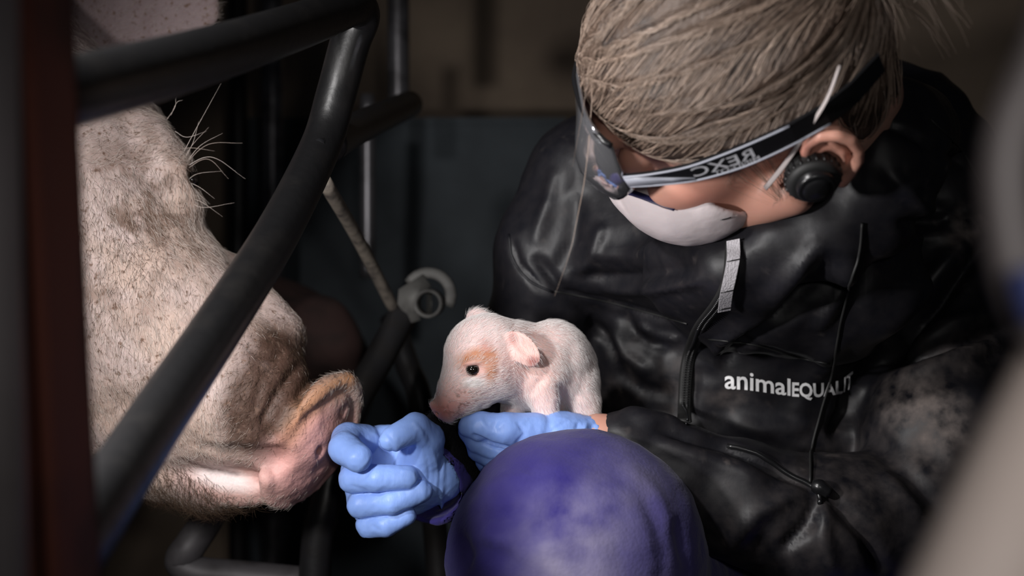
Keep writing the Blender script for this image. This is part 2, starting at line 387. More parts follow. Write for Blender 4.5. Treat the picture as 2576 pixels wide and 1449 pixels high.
# bracket with a tube end
br = P(1030, 760, 1.1)
def arcpts(cu, cv, r, a0, a1, d, n=14): return [P(cu + r * math.cos(math.radians(t)), cv - r * math.sin(math.radians(t)), d) for t in np.linspace(a0, a1, n)]
bk = [(1003, 728), (1062, 690), (1085, 720), (1052, 745), (1048, 775), (1058, 805), (1035, 812), (1000, 765)]
V = [P(u, v, 1.085) for u, v in bk] + [P(u, v, 1.085) + np.array([0, .006, 0]) for u, v in bk]; n = len(bk)
build('bracket_plate', V, [tuple(range(n))[::-1], tuple(range(n, 2 * n))] + [(i, (i + 1) % n, n + (i + 1) % n, n + i) for i in range(n)], M['bracket'], crate)
tube('bracket_hook', arcpts(1078, 742, 56, 150, -30, 1.09), 0.0052, M['bracket'], crate, 10, 0, flat=(0, 1, 0))
Vr, Qr = [], []
for i in range(24):
    t = 2 * math.pi * i / 24
    for (r, y) in ((36, 1.08), (36, 1.13), (28, 1.13), (28, 1.08)):
        Vr.append(P(1080 + r * math.cos(t), 763 + r * math.sin(t), 1.1) * np.array([1, 0, 1]) + np.array([0, y, 0]))
for i in range(24):
    j = (i + 1) % 24
    for k in range(4): Qr.append((i * 4 + k, i * 4 + (k + 1) % 4, j * 4 + (k + 1) % 4, j * 4 + k))
build('tube_end', Vr, Qr, M['bracket'], crate)
boxm('bracket_pin', P(1080, 790, 1.12) - .0025, P(1080, 740, 1.12) + .0025, M['bracket'], crate, 0.0005)
# neighbouring crate upright in the dark
nb = empty('neighbour_crate', (-0.28, 1.38, 0), 'dim steel uprights of the next crate against the back wall', 'crate')
tube('upright', [P(685, -250, 1.58), P(685, 500, 1.58), P(685, 900, 1.58), P(685, 2150, 1.58)], 0.0150, M['galv'], nb, 16)
tube('upright', [P(600, -250, 1.69), P(600, 500, 1.69), P(600, 2058, 1.69)], 0.0136, M['steel'], nb, 14)
tube('top_rail', [P(360, -130, 1.58), P(685, -130, 1.58), P(1040, -130, 1.58)], 0.0136, M['steel'], nb, 14)

# foreground posts
po = empty('rusty_post', P(155, 724, .42) * np.array([1, 1, 0]), 'blurred rust-brown iron post close to the lens at the left edge', 'post')
x0, x1 = P(85, 0, .42)[0], P(222, 0, .42)[0]
def shear(o, k):                               # the post leans a little
    for v in o.data.vertices: v.co.x += (ZC - v.co.z) * k
for nm, lo, hi in (('web', (x0, .415, 0), (x1, .420, 1.5)), ('flange', (x1 - .004, .380, 0), (x1, .420, 1.5)), ('side_flange', (x0, .40, 0), (x0 + .004, .42, 1.5))):
    shear(boxm(nm, lo, hi, M['rust'], po, 0.001), 0.048)
tube('grey_pole', [P(-35, -500, .36), P(-20, 700, .36), P(-5, 2000, .36), (P(10, 0, .36)[0], .36, 0)], 0.0085, M['greypaint'], None, 16,
     label='blurred pale grey pole at the far left edge beside the rusty post', cat='pole')
tube('bent_grey_pipe', [P(2700, -150, .25), P(2640, 100, .25), P(2545, 330, .25), P(2535, 520, .25), P(2590, 760, .25), P(2760, 1000, .25)], [.0052, .0056, .0052, .0052, .0056, .006], M['dimgrey'], None, 16,
     label='blurred curved grey pipe close to the lens at the upper right edge', cat='pipe')
tube('blue_strap', [P(2605, 670, .24), P(2618, 730, .24), P(2640, 790, .24)], .0052, M['bluestrap'], None, 12,
     label='blurred blue strap wrapped on the grey pipe at the right edge', cat='strap')
tube('beige_rail', [P(2900, 620, .27), P(2640, 1120, .25), P(2480, 1480, .235), P(2330, 1800, .225)], .0138, M['beige'], None, 18,
     label='wide blurred beige rail crossing the lower right corner', cat='rail')

# ------------------------------------------------------------------ the sow
S = Space(0.88)
def sc_(c, r, ang=0): return ell(S.p(*c), [S.r(x) for x in (r[0], r[2], r[1])], ang)
def ch_(pts, k=4): return chain([(S.p(u, v, w_), S.r(r)) for u, v, w_, r in pts], S.r(k))
sow_f = union([
    ch_([(-60, 300, 260, 380), (140, 480, 160, 325), (390, 815, 60, 228), (590, 990, 14, 182), (715, 1078, 0, 122)], 60),
    sc_((270, 930, 90), (190, 260, 190), 20),
    sc_((430, 1080, 30), (150, 110, 130), 0)], S.r(70))
jaw = union([ch_([(360, 1140, 60, 110), (520, 1205, 10, 72), (640, 1222, -10, 52)], 20)], S.r(10))
# snout disc: normal points right, a little down and to the camera
nrm = np.array([0.78, -0.54, -0.36]); nrm /= np.linalg.norm(nrm)
maj = np.array([0.44, 0.0, 0.90]); maj -= nrm * (maj @ nrm); maj /= np.linalg.norm(maj); mnr = np.cross(nrm, maj)
Rd = np.stack([nrm, mnr, maj], 1)
dc = S.p(792, 1114, -20)
disc = ell(dc + Rd @ np.array([-S.r(8), 0, 0]), [S.r(36), S.r(112), S.r(170)], R=Rd)
rim = chain([(dc + Rd @ np.array([-S.r(10) + S.r(14) * math.cos(t), S.r(118) * math.sin(t), S.r(174) * math.cos(t)]), S.r(21)) for t in np.linspace(0, 2 * math.pi, 37)], 1e-5)
def mouth(p): return cone(S.p(430, 1140, -128), S.p(640, 1205, -90), S.r(9), S.r(8))(p)
ear_near = ell(S.p(335, -10, 420), [S.r(250), S.r(36), S.r(215)], -20)
ear_far = ch_([(560, 720, 190, 90), (680, 850, 80, 90)], 20)
brow = ell(S.p(420, 420, 60), [S.r(60), S.r(80), S.r(150)], 28)
def sow_fn(p):
    d = sow_f(p)
    d = smin(d, brow(p), S.r(50))
    d = smin(d, jaw(p), S.r(14))
    d = smin(d, disc(p), S.r(20)); d = smin(d, rim(p), S.r(9))
    d = smin(d, ear_near(p), S.r(40)); d = smin(d, ear_far(p), S.r(40))
    d = smax(d, -cone(S.p(520, 1130, -135), S.p(690, 1168, -122), S.r(7), S.r(42))(p), S.r(24))   # hollow behind the disc
    d = smax(d, -mouth(p), S.r(8))
    d = smax(d, -cone(S.p(905, 1022, -40), S.p(850, 1035, 0), S.r(17), S.r(10))(p), S.r(10))       # nostrils
    d = smax(d, -cone(S.p(846, 1140, -98), S.p(790, 1130, -40), S.r(16), S.r(10))(p), S.r(10))
    d = smax(d, -ell(S.p(500, 455, 60), [S.r(40), S.r(40), S.r(26)], -50)(p), S.r(16))            # eye socket
    return d
V, Q = polygonise(sow_fn, (-0.62, 0.60, 0.42), (-0.105, 1.28, 1.10), 0.0030)
u, v = to_uv(V); N = normals(V, Q)
dsp = 0.0012 * fbm(V * 38) + 0.0006 * fbm(V * 120)
for line, amp, wd in (([(760, 905), (700, 985), (660, 1060), (700, 1130)], -.0035, 9), ([(800, 925), (750, 1000), (725, 1080)], -.0028, 9), ([(715, 880), (655, 960), (640, 1040)], -.0018, 10),
                      ([(420, 620), (330, 820)], .002, 40), ([(610, 860), (660, 900), (720, 890)], -.002, 10), ([(560, 1010), (600, 1090), (590, 1140)], -.0015, 16)):
    dd, t = seg_dist(u, v, line); dsp += amp * np.exp(-(dd / wd) ** 2) * (1 - (2 * t - 1) ** 6)
V = V + N * dsp[:, None]
c = np.tile(np.array([[0.45, 0.35, 0.325]]), (len(V), 1))
mot = fbm(V * 30)
c = mix(c, (0.40, 0.285, 0.225), np.clip(0.5 + mot, 0, 1) * 0.7)
c = mix(c, (0.56, 0.33, 0.295), blob(u, v, 620, 1240, 170, 70, -10) * .8)                       # lower lip
c = mix(c, (0.60, 0.315, 0.285), blob(u, v, 795, 1150, 140, 160, 30))                            # snout disc
c = mix(c, (0.062, 0.030, 0.019), np.clip(blob(u, v, 668, 985, 98, 165, -18, .35) * (1.25 + 0.45 * mot), 0, .97))  # brown snout hair with the rail's cast shadow painted in
c = mix(c, (0.07, 0.035, 0.024), blob(u, v, 755, 950, 62, 75, -30, .6) * .9)  # carries the painted rail shadow and brown hair on toward the disc
dd, t = seg_dist(u, v, [(878, 952), (818, 985), (765, 1040), (728, 1105)])
c = mix(c, (0.60, 0.29, 0.13), np.exp(-(dd / 27) ** 2) * .9 * (1 - t * .6))
c = mix(c, (0.72, 0.60, 0.58), blob(u, v, 560, 1205, 75, 28, -15))
c = mix(c, (0.16, 0.10, 0.075), blob(u, v, 350, 540, 150, 260, -30, .8) * np.clip(fbm(V * 75 + 3) * 2.2 - .05, 0, 1))
c = mix(c, (0.22, 0.13, 0.10), blob(u, v, 290, 800, 150, 70, 0, .8) * np.clip(fbm(V * 90 + 9) * 1.8 - .45, 0, 1))
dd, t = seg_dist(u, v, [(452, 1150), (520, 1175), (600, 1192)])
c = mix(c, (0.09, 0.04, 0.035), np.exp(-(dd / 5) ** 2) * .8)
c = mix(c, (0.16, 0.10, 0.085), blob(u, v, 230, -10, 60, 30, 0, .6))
c = mix(c, (0.24, 0.175, 0.18), blob(u, v, 340, 0, 290, 170, 0, .2) * .95)  # upper ear darkened in its colour so it looks dimly lit
spk = 1 - .92 * np.maximum(blob(u, v, 790, 1140, 150, 170, 30, .2), blob(u, v, 620, 1235, 170, 60, -10, .3))
# trunk, shoulder and legs outside the frame belong to the same body
tf = union([ell((-1.04, 1.12, 0.62), (0.60, 0.24, 0.26)), ell((-0.60, 1.06, 0.70), (0.19, 0.20, 0.24)),
            cone((-0.62, 0.94, 0.5), (-0.60, 0.92, 0.03), .075, .045), cone((-0.64, 1.24, 0.5), (-0.62, 1.24, 0.03), .075, .045),
            cone((-1.42, 0.98, 0.5), (-1.46, 0.96, 0.03), .10, .045), cone((-1.42, 1.26, 0.5), (-1.46, 1.28, 0.03), .10, .045)], .06)
V2, Q2 = polygonise(tf, (-1.75, .8, -0.03), (-0.2, 1.45, 1.05), 0.014)
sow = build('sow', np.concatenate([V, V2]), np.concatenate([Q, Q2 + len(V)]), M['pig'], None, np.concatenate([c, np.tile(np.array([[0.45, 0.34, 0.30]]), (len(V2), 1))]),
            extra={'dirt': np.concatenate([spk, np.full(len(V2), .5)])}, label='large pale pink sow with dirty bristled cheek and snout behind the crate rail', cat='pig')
# eye and lashes
ec = S.p(482, 452, 80)
bm = bmesh.new(); bmesh.ops.create_uvsphere(bm, u_segments=20, v_segments=14, radius=S.r(22)); me = bpy.data.meshes.new('eye'); bm.to_mesh(me); bm.free(); me.materials.append(M['eye'])
me.polygons.foreach_set('use_smooth', np.ones(len(me.polygons), bool))
o = bpy.data.objects.new('eye', me); o.location = ec; put(o, sow, label='dark eye under long lashes')
lash = []
for (a_, b_, c_) in (((440, 425), (490, 330), (556, 210)), ((452, 430), (520, 365), (610, 360)), ((450, 440), (520, 400), (575, 450)), ((450, 430), (530, 395), (617, 450)), ((455, 420), (485, 360), (500, 305)),
                   ((450, 425), (480, 370), (525, 320)), ((455, 450), (500, 470), (540, 500)), ((452, 435), (500, 370), (560, 335)), ((440, 380), (480, 372), (540, 380)), ((452, 500), (500, 505), (560, 545)),
                   ((455, 480), (490, 440), (560, 430)), ((450, 470), (500, 520), (590, 510)), ((430, 290), (445, 258), (460, 252)), ((420, 300), (440, 270), (442, 245)), ((440, 330), (470, 345), (520, 330))):
    q = [S.p(*a_, 60), S.p(*b_, 20), S.p(*c_, 20)]; lash.append([np.array(x) for x in spline(q, 4)])
strands('lashes', np.array(lash), .00022, M['pighair'], sow)
# bristles
def w_sow(c_):
    uu, vv = to_uv(c_); bald = np.maximum(blob(uu, vv, 790, 1140, 150, 170, 30, .15), blob(uu, vv, 600, 1200, 130, 38, -15, .2))
    return (uu > 150) * (uu < 930) * (1 - bald * .97) * (1 - .75 * blob(uu, vv, 330, 30, 230, 130, 0, .3)) * (1 - .97 * blob(uu, vv, 685, 970, 110, 165, -18, .3)) + 1e-6  # last blob keeps pale bristles out of the painted rail shadow
p, nn = scatter(V, Q, 30000, w_sow); fac = nn[:, 1] < 0.35; p, nn = p[fac], nn[fac]
uu, vv = to_uv(p)
def fl_sow(pp):
    a_, b_ = to_uv(pp); f_ = np.stack([np.full(len(pp), 0.15), np.zeros(len(pp)), np.full(len(pp), -1.0)], 1)
    top = (b_ < 420)[:, None]; f_ = np.where(top, np.array([[0.8, 0, 0.35]]), f_); sn = (a_ > 560)[:, None]
    f_ = np.where(sn, np.array([[-0.6, 0, -0.6]]), f_)
    return f_
strands('bristles', fur(p, nn, fl_sow, np.where(uu > 560, .0055, .0090), .30, 5, .35), rng.uniform(.00006, .00012, len(p)), M['pighair'], sow, kind='stuff')
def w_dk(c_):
    uu, vv = to_uv(c_); return blob(uu, vv, 370, 540, 140, 260, -30, .6) + .9 * blob(uu, vv, 685, 965, 105, 150, -18, .4) + .3 * blob(uu, vv, 290, 1000, 140, 160) + 1e-6  # snout blob: dark bristles deepen the painted rail shadow
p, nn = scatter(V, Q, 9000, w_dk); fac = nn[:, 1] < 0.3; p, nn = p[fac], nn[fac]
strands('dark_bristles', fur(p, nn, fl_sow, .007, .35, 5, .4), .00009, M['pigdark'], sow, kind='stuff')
def w_ch(c_):
    uu, vv = to_uv(c_); return blob(uu, vv, 460, 1235, 110, 45, -18, .4) + .5 * blob(uu, vv, 560, 1275, 110, 25, -10, .5) + 1e-7
p, nn = scatter(V, Q, 1500, w_ch)
strands('chin_hairs', fur(p, nn, (0.25, -0.2, -1), .016, .6, 6, .5), .00011, M['pigdark'], sow, kind='stuff')

# another pig lying in the dark behind the rail
Bp = Space(1.30)
bf = union([chain([(Bp.p(690, 900, 120), Bp.r(170)), (Bp.p(800, 850, 40), Bp.r(95)), (Bp.p(850, 870, 0), Bp.r(62))], .02), ell(Bp.p(815, 800, 0), (Bp.r(46), Bp.r(14), Bp.r(40)), 35),
            ell(Bp.p(600, 960, 260), (.16, .12, .13)), cone(Bp.p(870, 900, 30), Bp.p(885, 1010, 0), Bp.r(26), Bp.r(20))], .02)
Vb, Qb = polygonise(bf, (-0.55, 1.15, 0.42), (-0.1, 1.6, 0.88), 0.007)
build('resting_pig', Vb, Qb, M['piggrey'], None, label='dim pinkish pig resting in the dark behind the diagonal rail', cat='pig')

# ------------------------------------------------------------------ the person
HO = np.array([0.15127519, 0.74951557, 0.12395714 + ZC]); HS = 0.93
HR = np.array([[-0.87970279, 0.05123976, -0.4727552], [0.32511382, -0.66070911, -0.67658294], [-0.34702162, -0.74889115, 0.5645689]])
def hw(q): return np.asarray(q) * HS @ HR.T + HO            # head frame (forward, left, up) to world
def hl(p): return (np.asarray(p) - HO) @ HR / HS
I3 = np.eye(3)
def hell(c, r): return ell(c, r, R=I3)
face = union([hell((-.004, 0, .041), (.090, .074, .084)), hell((.042, 0, .045), (.054, .060, .054)), hell((.044, 0, -.026), (.050, .056, .060))], .02)
cheek = [hell((.060, s * .042, -.014), (.028, .020, .020)) for s in (-1, 1)] + [cone((.0, s * .056, -.046), (.068, s * .022, -.080), .017, .014) for s in (-1, 1)] + [hell((.070, 0, -.080), (.016, .022, .014)),
         cone((.090, 0, .018), (.104, 0, -.016), .008, .010), hell((.098, .010, -.020), (.010, .007, .007)), hell((.098, -.010, -.020), (.010, .007, .007)), hell((.092, 0, -.050), (.008, .024, .009)),
         cone((.094, -.03, .037), (.094, .03, .037), .008, .008)]
sock = [hell((.108, s * .034, .016), (.017, .018, .012)) for s in (-1, 1)]
lids = [hell((.083, s * .032, .014), (.0135, .0145, .0125)) for s in (-1, 1)]
def ear_parts(s):
    y = lambda t: s * (.074 + t)
    hel = chain([((.004, y(.004), .008), .0045), ((.006, y(.007), .020), .0046), ((.001, y(.011), .031), .0047), ((-.010, y(.015), .037), .0048), ((-.021, y(.018), .034), .0048), ((-.029, y(.019), .024), .0046), ((-.031, y(.018), .010), .0044), ((-.028, y(.014), -.004), .0042), ((-.020, y(.010), -.016), .0045), ((-.010, y(.007), -.026), .0058)], 1e-5)
    plate = hell((-.013, y(.005), .006), (.018, .0055, .030)); anti = chain([((-.014, y(.011), .026), .003), ((-.020, y(.012), .010), .003), ((-.014, y(.010), -.010), .003)], .002)
    con = hell((-.007, y(.012), .002), (.009, .009, .012))
    sh = np.array([-.026, 0, -.010])
    ec0 = np.array([0, s * .074, 0.004])
    return [(lambda g: lambda q: g((q - sh - ec0) / .80 + ec0) * .80)(g) for g in (hel, plate, anti, con)]
ears = [ear_parts(s) for s in (1, -1)]
NB = P(2060, 640, .95)
neck = cone(HO + HR @ np.array([-.035, 0, -.03]), NB, .050, .050)
torso = union([cone(P(1980, 700, 1.03), P(1880, 1100, 1.10), .06, .08), cone(P(1880, 1100, 1.08), P(1880, 1650, 1.2), .105, .12),
               chain([(P(1520, 490, 1.0), .03), (P(1950, 560, 1.03), .045), (P(2330, 490, 1.01), .035)], .02),
               chain([(P(2360, 540, 1.0), .03), (P(2385, 800, .965), .026), (P(2370, 1050, .915), .026), (P(2320, 1290, .89), .028), (P(2000, 1320, .86), .026), (P(1720, 1195, .845), .020), (P(1545, 1112, .842), .0165), (P(1500, 1100, .842), .0165)], .01),
               chain([(P(1490, 490, .995), .028), (P(1350, 850, 1.01), .026), (P(1290, 1010, .985), .024), (P(1170, 1150, .91), .018), (P(1090, 1205, .872), .012)], .01),
               chain([(P(1800, 1650, 1.2), .09), (P(1460, 1400, .80), .055), (P(1480, 2300, .86), .045), (P(1480, 3300, .9), .035)], .02),
               chain([(P(1980, 1650, 1.2), .09), (P(2250, 1700, .85), .055), (P(2250, 2400, .9), .045), (P(2250, 3100, .95), .035)], .02)], .02)
def head_fn(p):
    q = hl(p); d = face(q)
    for g in cheek: d = smin(d, g(q), .012)
    for g in sock: d = smax(d, -g(q), .010)
    for g in lids: d = smin(d, g(q), .003)
    for hel, plate, anti, con in ears:
        e = smin(smin(hel(q), plate(q), .003), anti(q), .002); e = smax(e, -con(q), .003); d = smin(d, e, .004)
    d = smax(d, -hell((.100, 0, -.0520), (.012, .020, .0016))(q), .002)
    return smin(d, neck(p), .02)
V, Q = polygonise(head_fn, HO - np.array([.17, .16, .20]), HO + np.array([.20, .17, .20]), .0022)
# rest of the body, coarser, overlapping at the neck
Vt, Qt = polygonise(lambda p: smin(torso(p), neck(p), .02), (-0.16, .62, 0.03), (.50, 1.40, .95), .010)
Vh, Qh = V, Q
Va = np.concatenate([V, Vt]); Qa = np.concatenate([Q, Qt + len(V)])
ql = hl(Va)
c = np.tile(np.array([[0.56, 0.285, 0.215]]), (len(Va), 1))
c = mix(c, (0.52, 0.205, 0.155), np.clip(1 - np.hypot((ql[:, 0] - .055) / .03, (ql[:, 2] + .02) / .028), 0, 1) * .7)
c = mix(c, (0.54, 0.22, 0.17), np.clip(1 - np.hypot((ql[:, 0] + .015) / .03, (ql[:, 2] - .005) / .04), 0, 1) * (np.abs(ql[:, 1]) > .072) * .8)
c = mix(c, (0.45, 0.18, 0.15), np.clip(1 - np.hypot((ql[:, 1]) / .024, (ql[:, 2] + .059) / .010), 0, 1) * (ql[:, 0] > .08))
person = build('person', Va, Qa, M['skin'], None, c, label='crouching person in black jacket, face mask and smoked glasses holding a piglet', cat='person')
for s in (1, -1):                              # eyebrows
    roots = np.array([hw((.100 - .9 * abs(t) ** 2 * 8, s * (.012 + t), .040 - t * .05)) for t in rng.uniform(0, .036, 150)])
    strands('eyebrow', fur(roots, np.tile(HR[:, 0], (150, 1)), HR @ np.array([0, s, .3]), .008, .3, 4, .3), .0001, M['hair'], person)

# hair: a close cap plus combed strands
GP = np.array([-.094, 0.0, .080])              # where the hair is gathered
def hairline(q):                               # positive where hair grows
    x, y, z = q[:, 0], np.abs(q[:, 1]), q[:, 2]
    zl = np.interp(x, [-.12, -.062, -.046, -.02, .005, .015, .04, .060, .085, .1], [-.09, -.08, .010, .018, .016, .006, .008, .022, .050, .068])
    return z - zl
def hair_fn(p):
    q = hl(p)
    d = union([hell((-.005, 0, .043), (.095, .0785, .089)), hell((.038, 0, .047), (.059, .064, .060)), hell((-.090, 0, .092), (.026, .032, .030)), hell((-.050, 0, -.015), (.038, .054, .046))], .02)(q)
    return smax(d, -hairline(q), .006)
Vc, Qc = polygonise(hair_fn, HO - np.array([.17, .19, .17]), HO + np.array([.21, .17, .25]), .0024)
qc = hl(Vc); Nc = normals(Vc, Qc)
gd = GP - qc; gd /= np.linalg.norm(gd, axis=1)[:, None]
lock = fbm(np.stack([np.arctan2(gd[:, 1], gd[:, 2]) * 9, np.arctan2(gd[:, 0], gd[:, 2]) * 1.2, qc[:, 0] * 6], 1) + 20, 3)
Vc = Vc + Nc * (.0030 * lock)[:, None]
hair = build('hair', Vc, Qc, M['hairbase'], person)
def comb(roots, nn, L, k=12, lift=.0022, wob=.004):
    out = np.zeros((len(roots), k, 3)); p_ = roots.copy(); n_ = nn.copy(); bv = bvh_of(Vc, Qc)
    G = hw(GP); ph = rng.uniform(0, 9, len(roots))
    for j in range(k):
        for i in range(len(p_)):
            loc, nr, _, _ = bv.find_nearest(Vector(p_[i]))
            if loc is not None: n_[i] = nr; p_[i] = np.array(loc) + np.array(nr) * lift * (0.35 + 0.65 * math.sin(math.pi * min(1, j / (k - 1) + .1)))
        out[:, j] = p_
        t = G - p_; t = t / (np.linalg.norm(t, axis=1)[:, None] + 1e-9)
        t = t + wob * 40 * np.stack([noise(p_ * 22 + 3), noise(p_ * 22 + 11), noise(p_ * 22 + 19)], 1) + rng.normal(0, .05, t.shape)
        t -= n_ * (t * n_).sum(1)[:, None]; t /= np.linalg.norm(t, axis=1)[:, None] + 1e-9
        p_ = p_ + t * (L / (k - 1))[:, None]
    return out
def w_hair(c_):
    q = hl(c_); nrm_ok = q[:, 1] > -.075
    return nrm_ok * (1 + 3 * np.exp(-(hairline(q) / .012) ** 2)) + 1e-6
p, nn = scatter(Vc, Qc, 9000, w_hair)
fac = (nn[:, 1] < .45); p, nn = p[fac], nn[fac]
Ls = np.minimum(np.linalg.norm(hw(GP) - p, axis=1) * 1.0, rng.uniform(.05, .13, len(p)))
strands('hair_strands', comb(p, nn, Ls), rng.uniform(.00010, .00022, len(p)), M['hair'], hair, kind='stuff')
loose = []
for i in range(170):                           # loose lock behind the head
    a0 = hw(GP + rng.normal(0, .016, 3)); pts_ = [a0]; dirv = np.array([rng.normal(.30, .25), rng.normal(-.1, .2), rng.normal(.3, .4)])
    for j in range(9):
        dirv = dirv + np.array([rng.normal(.06, .06), 0, -.24 + rng.normal(0, .05)]); pts_.append(pts_[-1] + dirv / np.linalg.norm(dirv) * .0062)
    loose.append(pts_)
strands('loose_lock', np.array(loose), .00015, M['hair'], hair, kind='stuff')
fly = []
for pts_ in ([(1490, 240), (1475, 420), (1450, 560), (1432, 640), (1395, 745)], [(1480, 200), (1462, 300), (1440, 420)], [(1500, 160), (1470, 170), (1468, 230)], [(1510, 60), (1495, 120), (1475, 200), (1470, 260)],
             [(2110, 300), (2118, 380), (2112, 420)], [(2150, 310), (2160, 400), (2150, 450)], [(2190, 140), (2230, 260), (2215, 330)], [(2215, 20), (2260, 60), (2250, 120)], [(2235, 10), (2300, 30), (2320, 90)]):
    q = spline([P(a_, b_, .70) for a_, b_ in pts_], 6); q = [q[int(round(i))] for i in np.linspace(0, len(q) - 1, 12)]; fly.append([np.array(x) for x in q])
strands('stray_hairs', np.array(fly), .00018, M['hair'], hair)
sb = []
for i in range(260):                           # sideburn in front of the ear
    x = rng.uniform(.008, .034); z = rng.uniform(-.006, .030); r0 = np.array([x, .079, z]); e = np.array([x + rng.normal(-.006, .004), .0785 + rng.uniform(0, .004), z - rng.uniform(.015, .035)])
    sb.append([hw(r0 + (e - r0) * t + np.array([-.004 * math.sin(3 * t), 0, 0])) for t in np.linspace(0, 1, 6)])
bvh_head = bvh_of(Vh, Qh)
sb = np.array(sb)
for i in range(len(sb)):
    for j in range(6):
        loc, nr, _, _ = bvh_head.find_nearest(Vector(sb[i, j])); sb[i, j] = np.array(loc) + np.array(nr) * .0008
strands('sideburn', sb, .00011, M['hair'], hair, kind='stuff')

# ---- jacket
def torso_j(p):
    d = union([ell(P(1850, 880, 1.045), (.150, .135, .165)), ell(P(1900, 1250, 1.06), (.150, .14, .13)), ell(P(2060, 1500, 1.0), (.15, .12, .09)),
               chain([(P(1490, 455, .985), .052), (P(1700, 470, 1.0), .07), (P(2000, 440, 1.01), .09), (P(2250, 430, 1.0), .075), (P(2350, 480, .99), .055)], .03),
               ell(P(2170, 360, 1.0), (.075, .05, .056), -30)], .045)(p)
    armR = chain([(P(2360, 520, .985), .057), (P(2400, 800, .955), .0495), (P(2375, 1080, .905), .052), (P(2310, 1300, .885), .054)], .02)(p)
    fore = chain([(P(2310, 1300, .885), .054), (P(2060, 1330, .86), .050), (P(1850, 1255, .85), .040), (P(1700, 1180, .845), .030), (P(1590, 1125, .843), .0215), (P(1546, 1108, .842), .0180)], .012)(p)
    armL = chain([(P(1485, 460, .985), .050), (P(1395, 650, .98), .047), (P(1340, 880, 1.0), .042), (P(1295, 1010, .98), .037), (P(1215, 1110, .925), .030)], .02)(p)
    d = smin(d, armR, .016); d = smin(d, armL, .018); d = smin(d, fore, .010)
    return d
collar = union([chain([(P(1720, 690, .850), .028), (P(1850, 660, .800), .028), (P(1960, 615, .785), .028), (P(2085, 570, .775), .032), (P(2180, 485, .770), .035), (P(2235, 400, .757), .033), (P(2240, 335, .772), .033), (P(2260, 345, .85), .04)], .01),
               cone(P(1880, 700, .87), P(2090, 690, .88), .055, .065), cone(P(1600, 600, .95), P(1800, 660, .90), .05, .045)], .03)
def jacket_fn(p):
    d = smin(torso_j(p), collar(p), .03)
    return d
V, Q = polygonise(jacket_fn, (-0.10, .70, 0.40), (.50, 1.22, 1.0), .0033)
u, v = to_uv(V); N = normals(V, Q)
front = np.clip(-N[:, 1] * 3 + .6, 0, 1)
folds = [  # photo-pixel polyline, height in metres, width in pixels
    ([(2079, 598), (1932, 756), (1816, 857), (1793, 942)], .0060, 26), ([(2095, 650), (1970, 780), (1847, 868), (1797, 930)], -.0055, 22),
    ([(2150, 650), (2117, 725), (2048, 841)], .0050, 24), ([(2120, 840), (2040, 960), (2000, 1060)], .0035, 34),
    ([(2500, 590), (2371, 741), (2215, 904), (2139, 967)], -.0110, 22), ([(2440, 600), (2330, 720), (2190, 860)], .0050, 34),
    ([(2545, 816), (2371, 872), (2215, 916)], -.0075, 15), ([(2540, 850), (2380, 905), (2240, 950)], .0035, 22), ([(2530, 770), (2390, 815), (2290, 870)], .0035, 22),
    ([(2139, 967), (2130, 1040), (2089, 1105)], -.0090, 26), ([(1640, 1078), (1826, 1126), (1951, 1180), (2058, 1243)], -.0060, 13), ([(1640, 1110), (1800, 1160), (1940, 1220)], .0030, 24),
    ([(2075, 1240), (2183, 1355), (2227, 1449)], -.0065, 20), ([(2060, 1250), (2030, 1320), (1960, 1390)], -.005, 18), ([(2030, 1225), (1900, 1290), (1830, 1380)], .0040, 26), ([(2070, 1260), (2070, 1350), (2100, 1449)], .004, 24),
    ([(2180, 1080), (2330, 1250), (2420, 1360)], -.0035, 30), ([(2210, 1190), (2330, 1300)], .0035, 26),
    ([(1395, 735), (1520, 758), (1640, 790), (1730, 815)], -.0035, 8), ([(1781, 853), (1901, 868), (2009, 899), (2087, 915)], -.0024, 7),
    ([(1480, 640), (1600, 640), (1720, 610)], .0040, 26), ([(1430, 690), (1560, 700), (1760, 670)], -.0038, 18), ([(1500, 720), (1620, 730), (1780, 700)], .0040, 16),
    ([(1340, 640), (1400, 720), (1500, 800)], -.0050, 20), ([(1290, 600), (1300, 660), (1380, 740)], -.0030, 9), ([(1560, 780), (1600, 840), (1700, 880)], -.0045, 18), ([(1540, 820), (1570, 890), (1640, 940)], .0045, 20),
    ([(1600, 810), (1640, 850), (1720, 850)], .0030, 14), ([(1550, 930), (1620, 980), (1700, 990)], -.0030, 18), ([(1480, 800), (1530, 850), (1560, 910)], -.005, 16),
    ([(1400, 420), (1380, 520), (1340, 620)], .0035, 22), ([(1450, 480), (1440, 600), (1400, 700)], -.0035, 24), ([(1520, 560), (1490, 640), (1450, 700)], .004, 20),
    ([(2180, 300), (2300, 340), (2430, 420)], -.0035, 10), ([(2220, 420), (2330, 520), (2420, 560)], .0030, 22), ([(2250, 560), (2350, 560), (2440, 520)], -.004, 16), ([(2180, 640), (2300, 600), (2400, 590)], .0030, 20),
    ([(1750, 920), (1740, 1000), (1735, 1080)], -.0025, 16), ([(1830, 1060), (1920, 1080), (2040, 1070)], .003, 26), ([(1560, 1030), (1640, 1060), (1720, 1075)], .004, 20)]
dsp = np.zeros(len(V))
for line, amp, wd in folds:
    dd, t = seg_dist(u, v, line); dsp += 1.4 * amp * np.exp(-(dd / (wd * .85)) ** 2) * (1 - (2 * t - 1) ** 4) * front
wr = 1 - np.abs(fbm(np.stack([V[:, 0] * 16 + V[:, 2] * 16, V[:, 1] * 10, V[:, 2] * 20 - V[:, 0] * 20], 1) + 5, 2)) * 2
dsp += .0016 * wr + .0004 * (1 - 2 * np.abs(noise(V * 60)))
V = V + N * dsp[:, None]; V = smooth(V, Q, 1, .3)
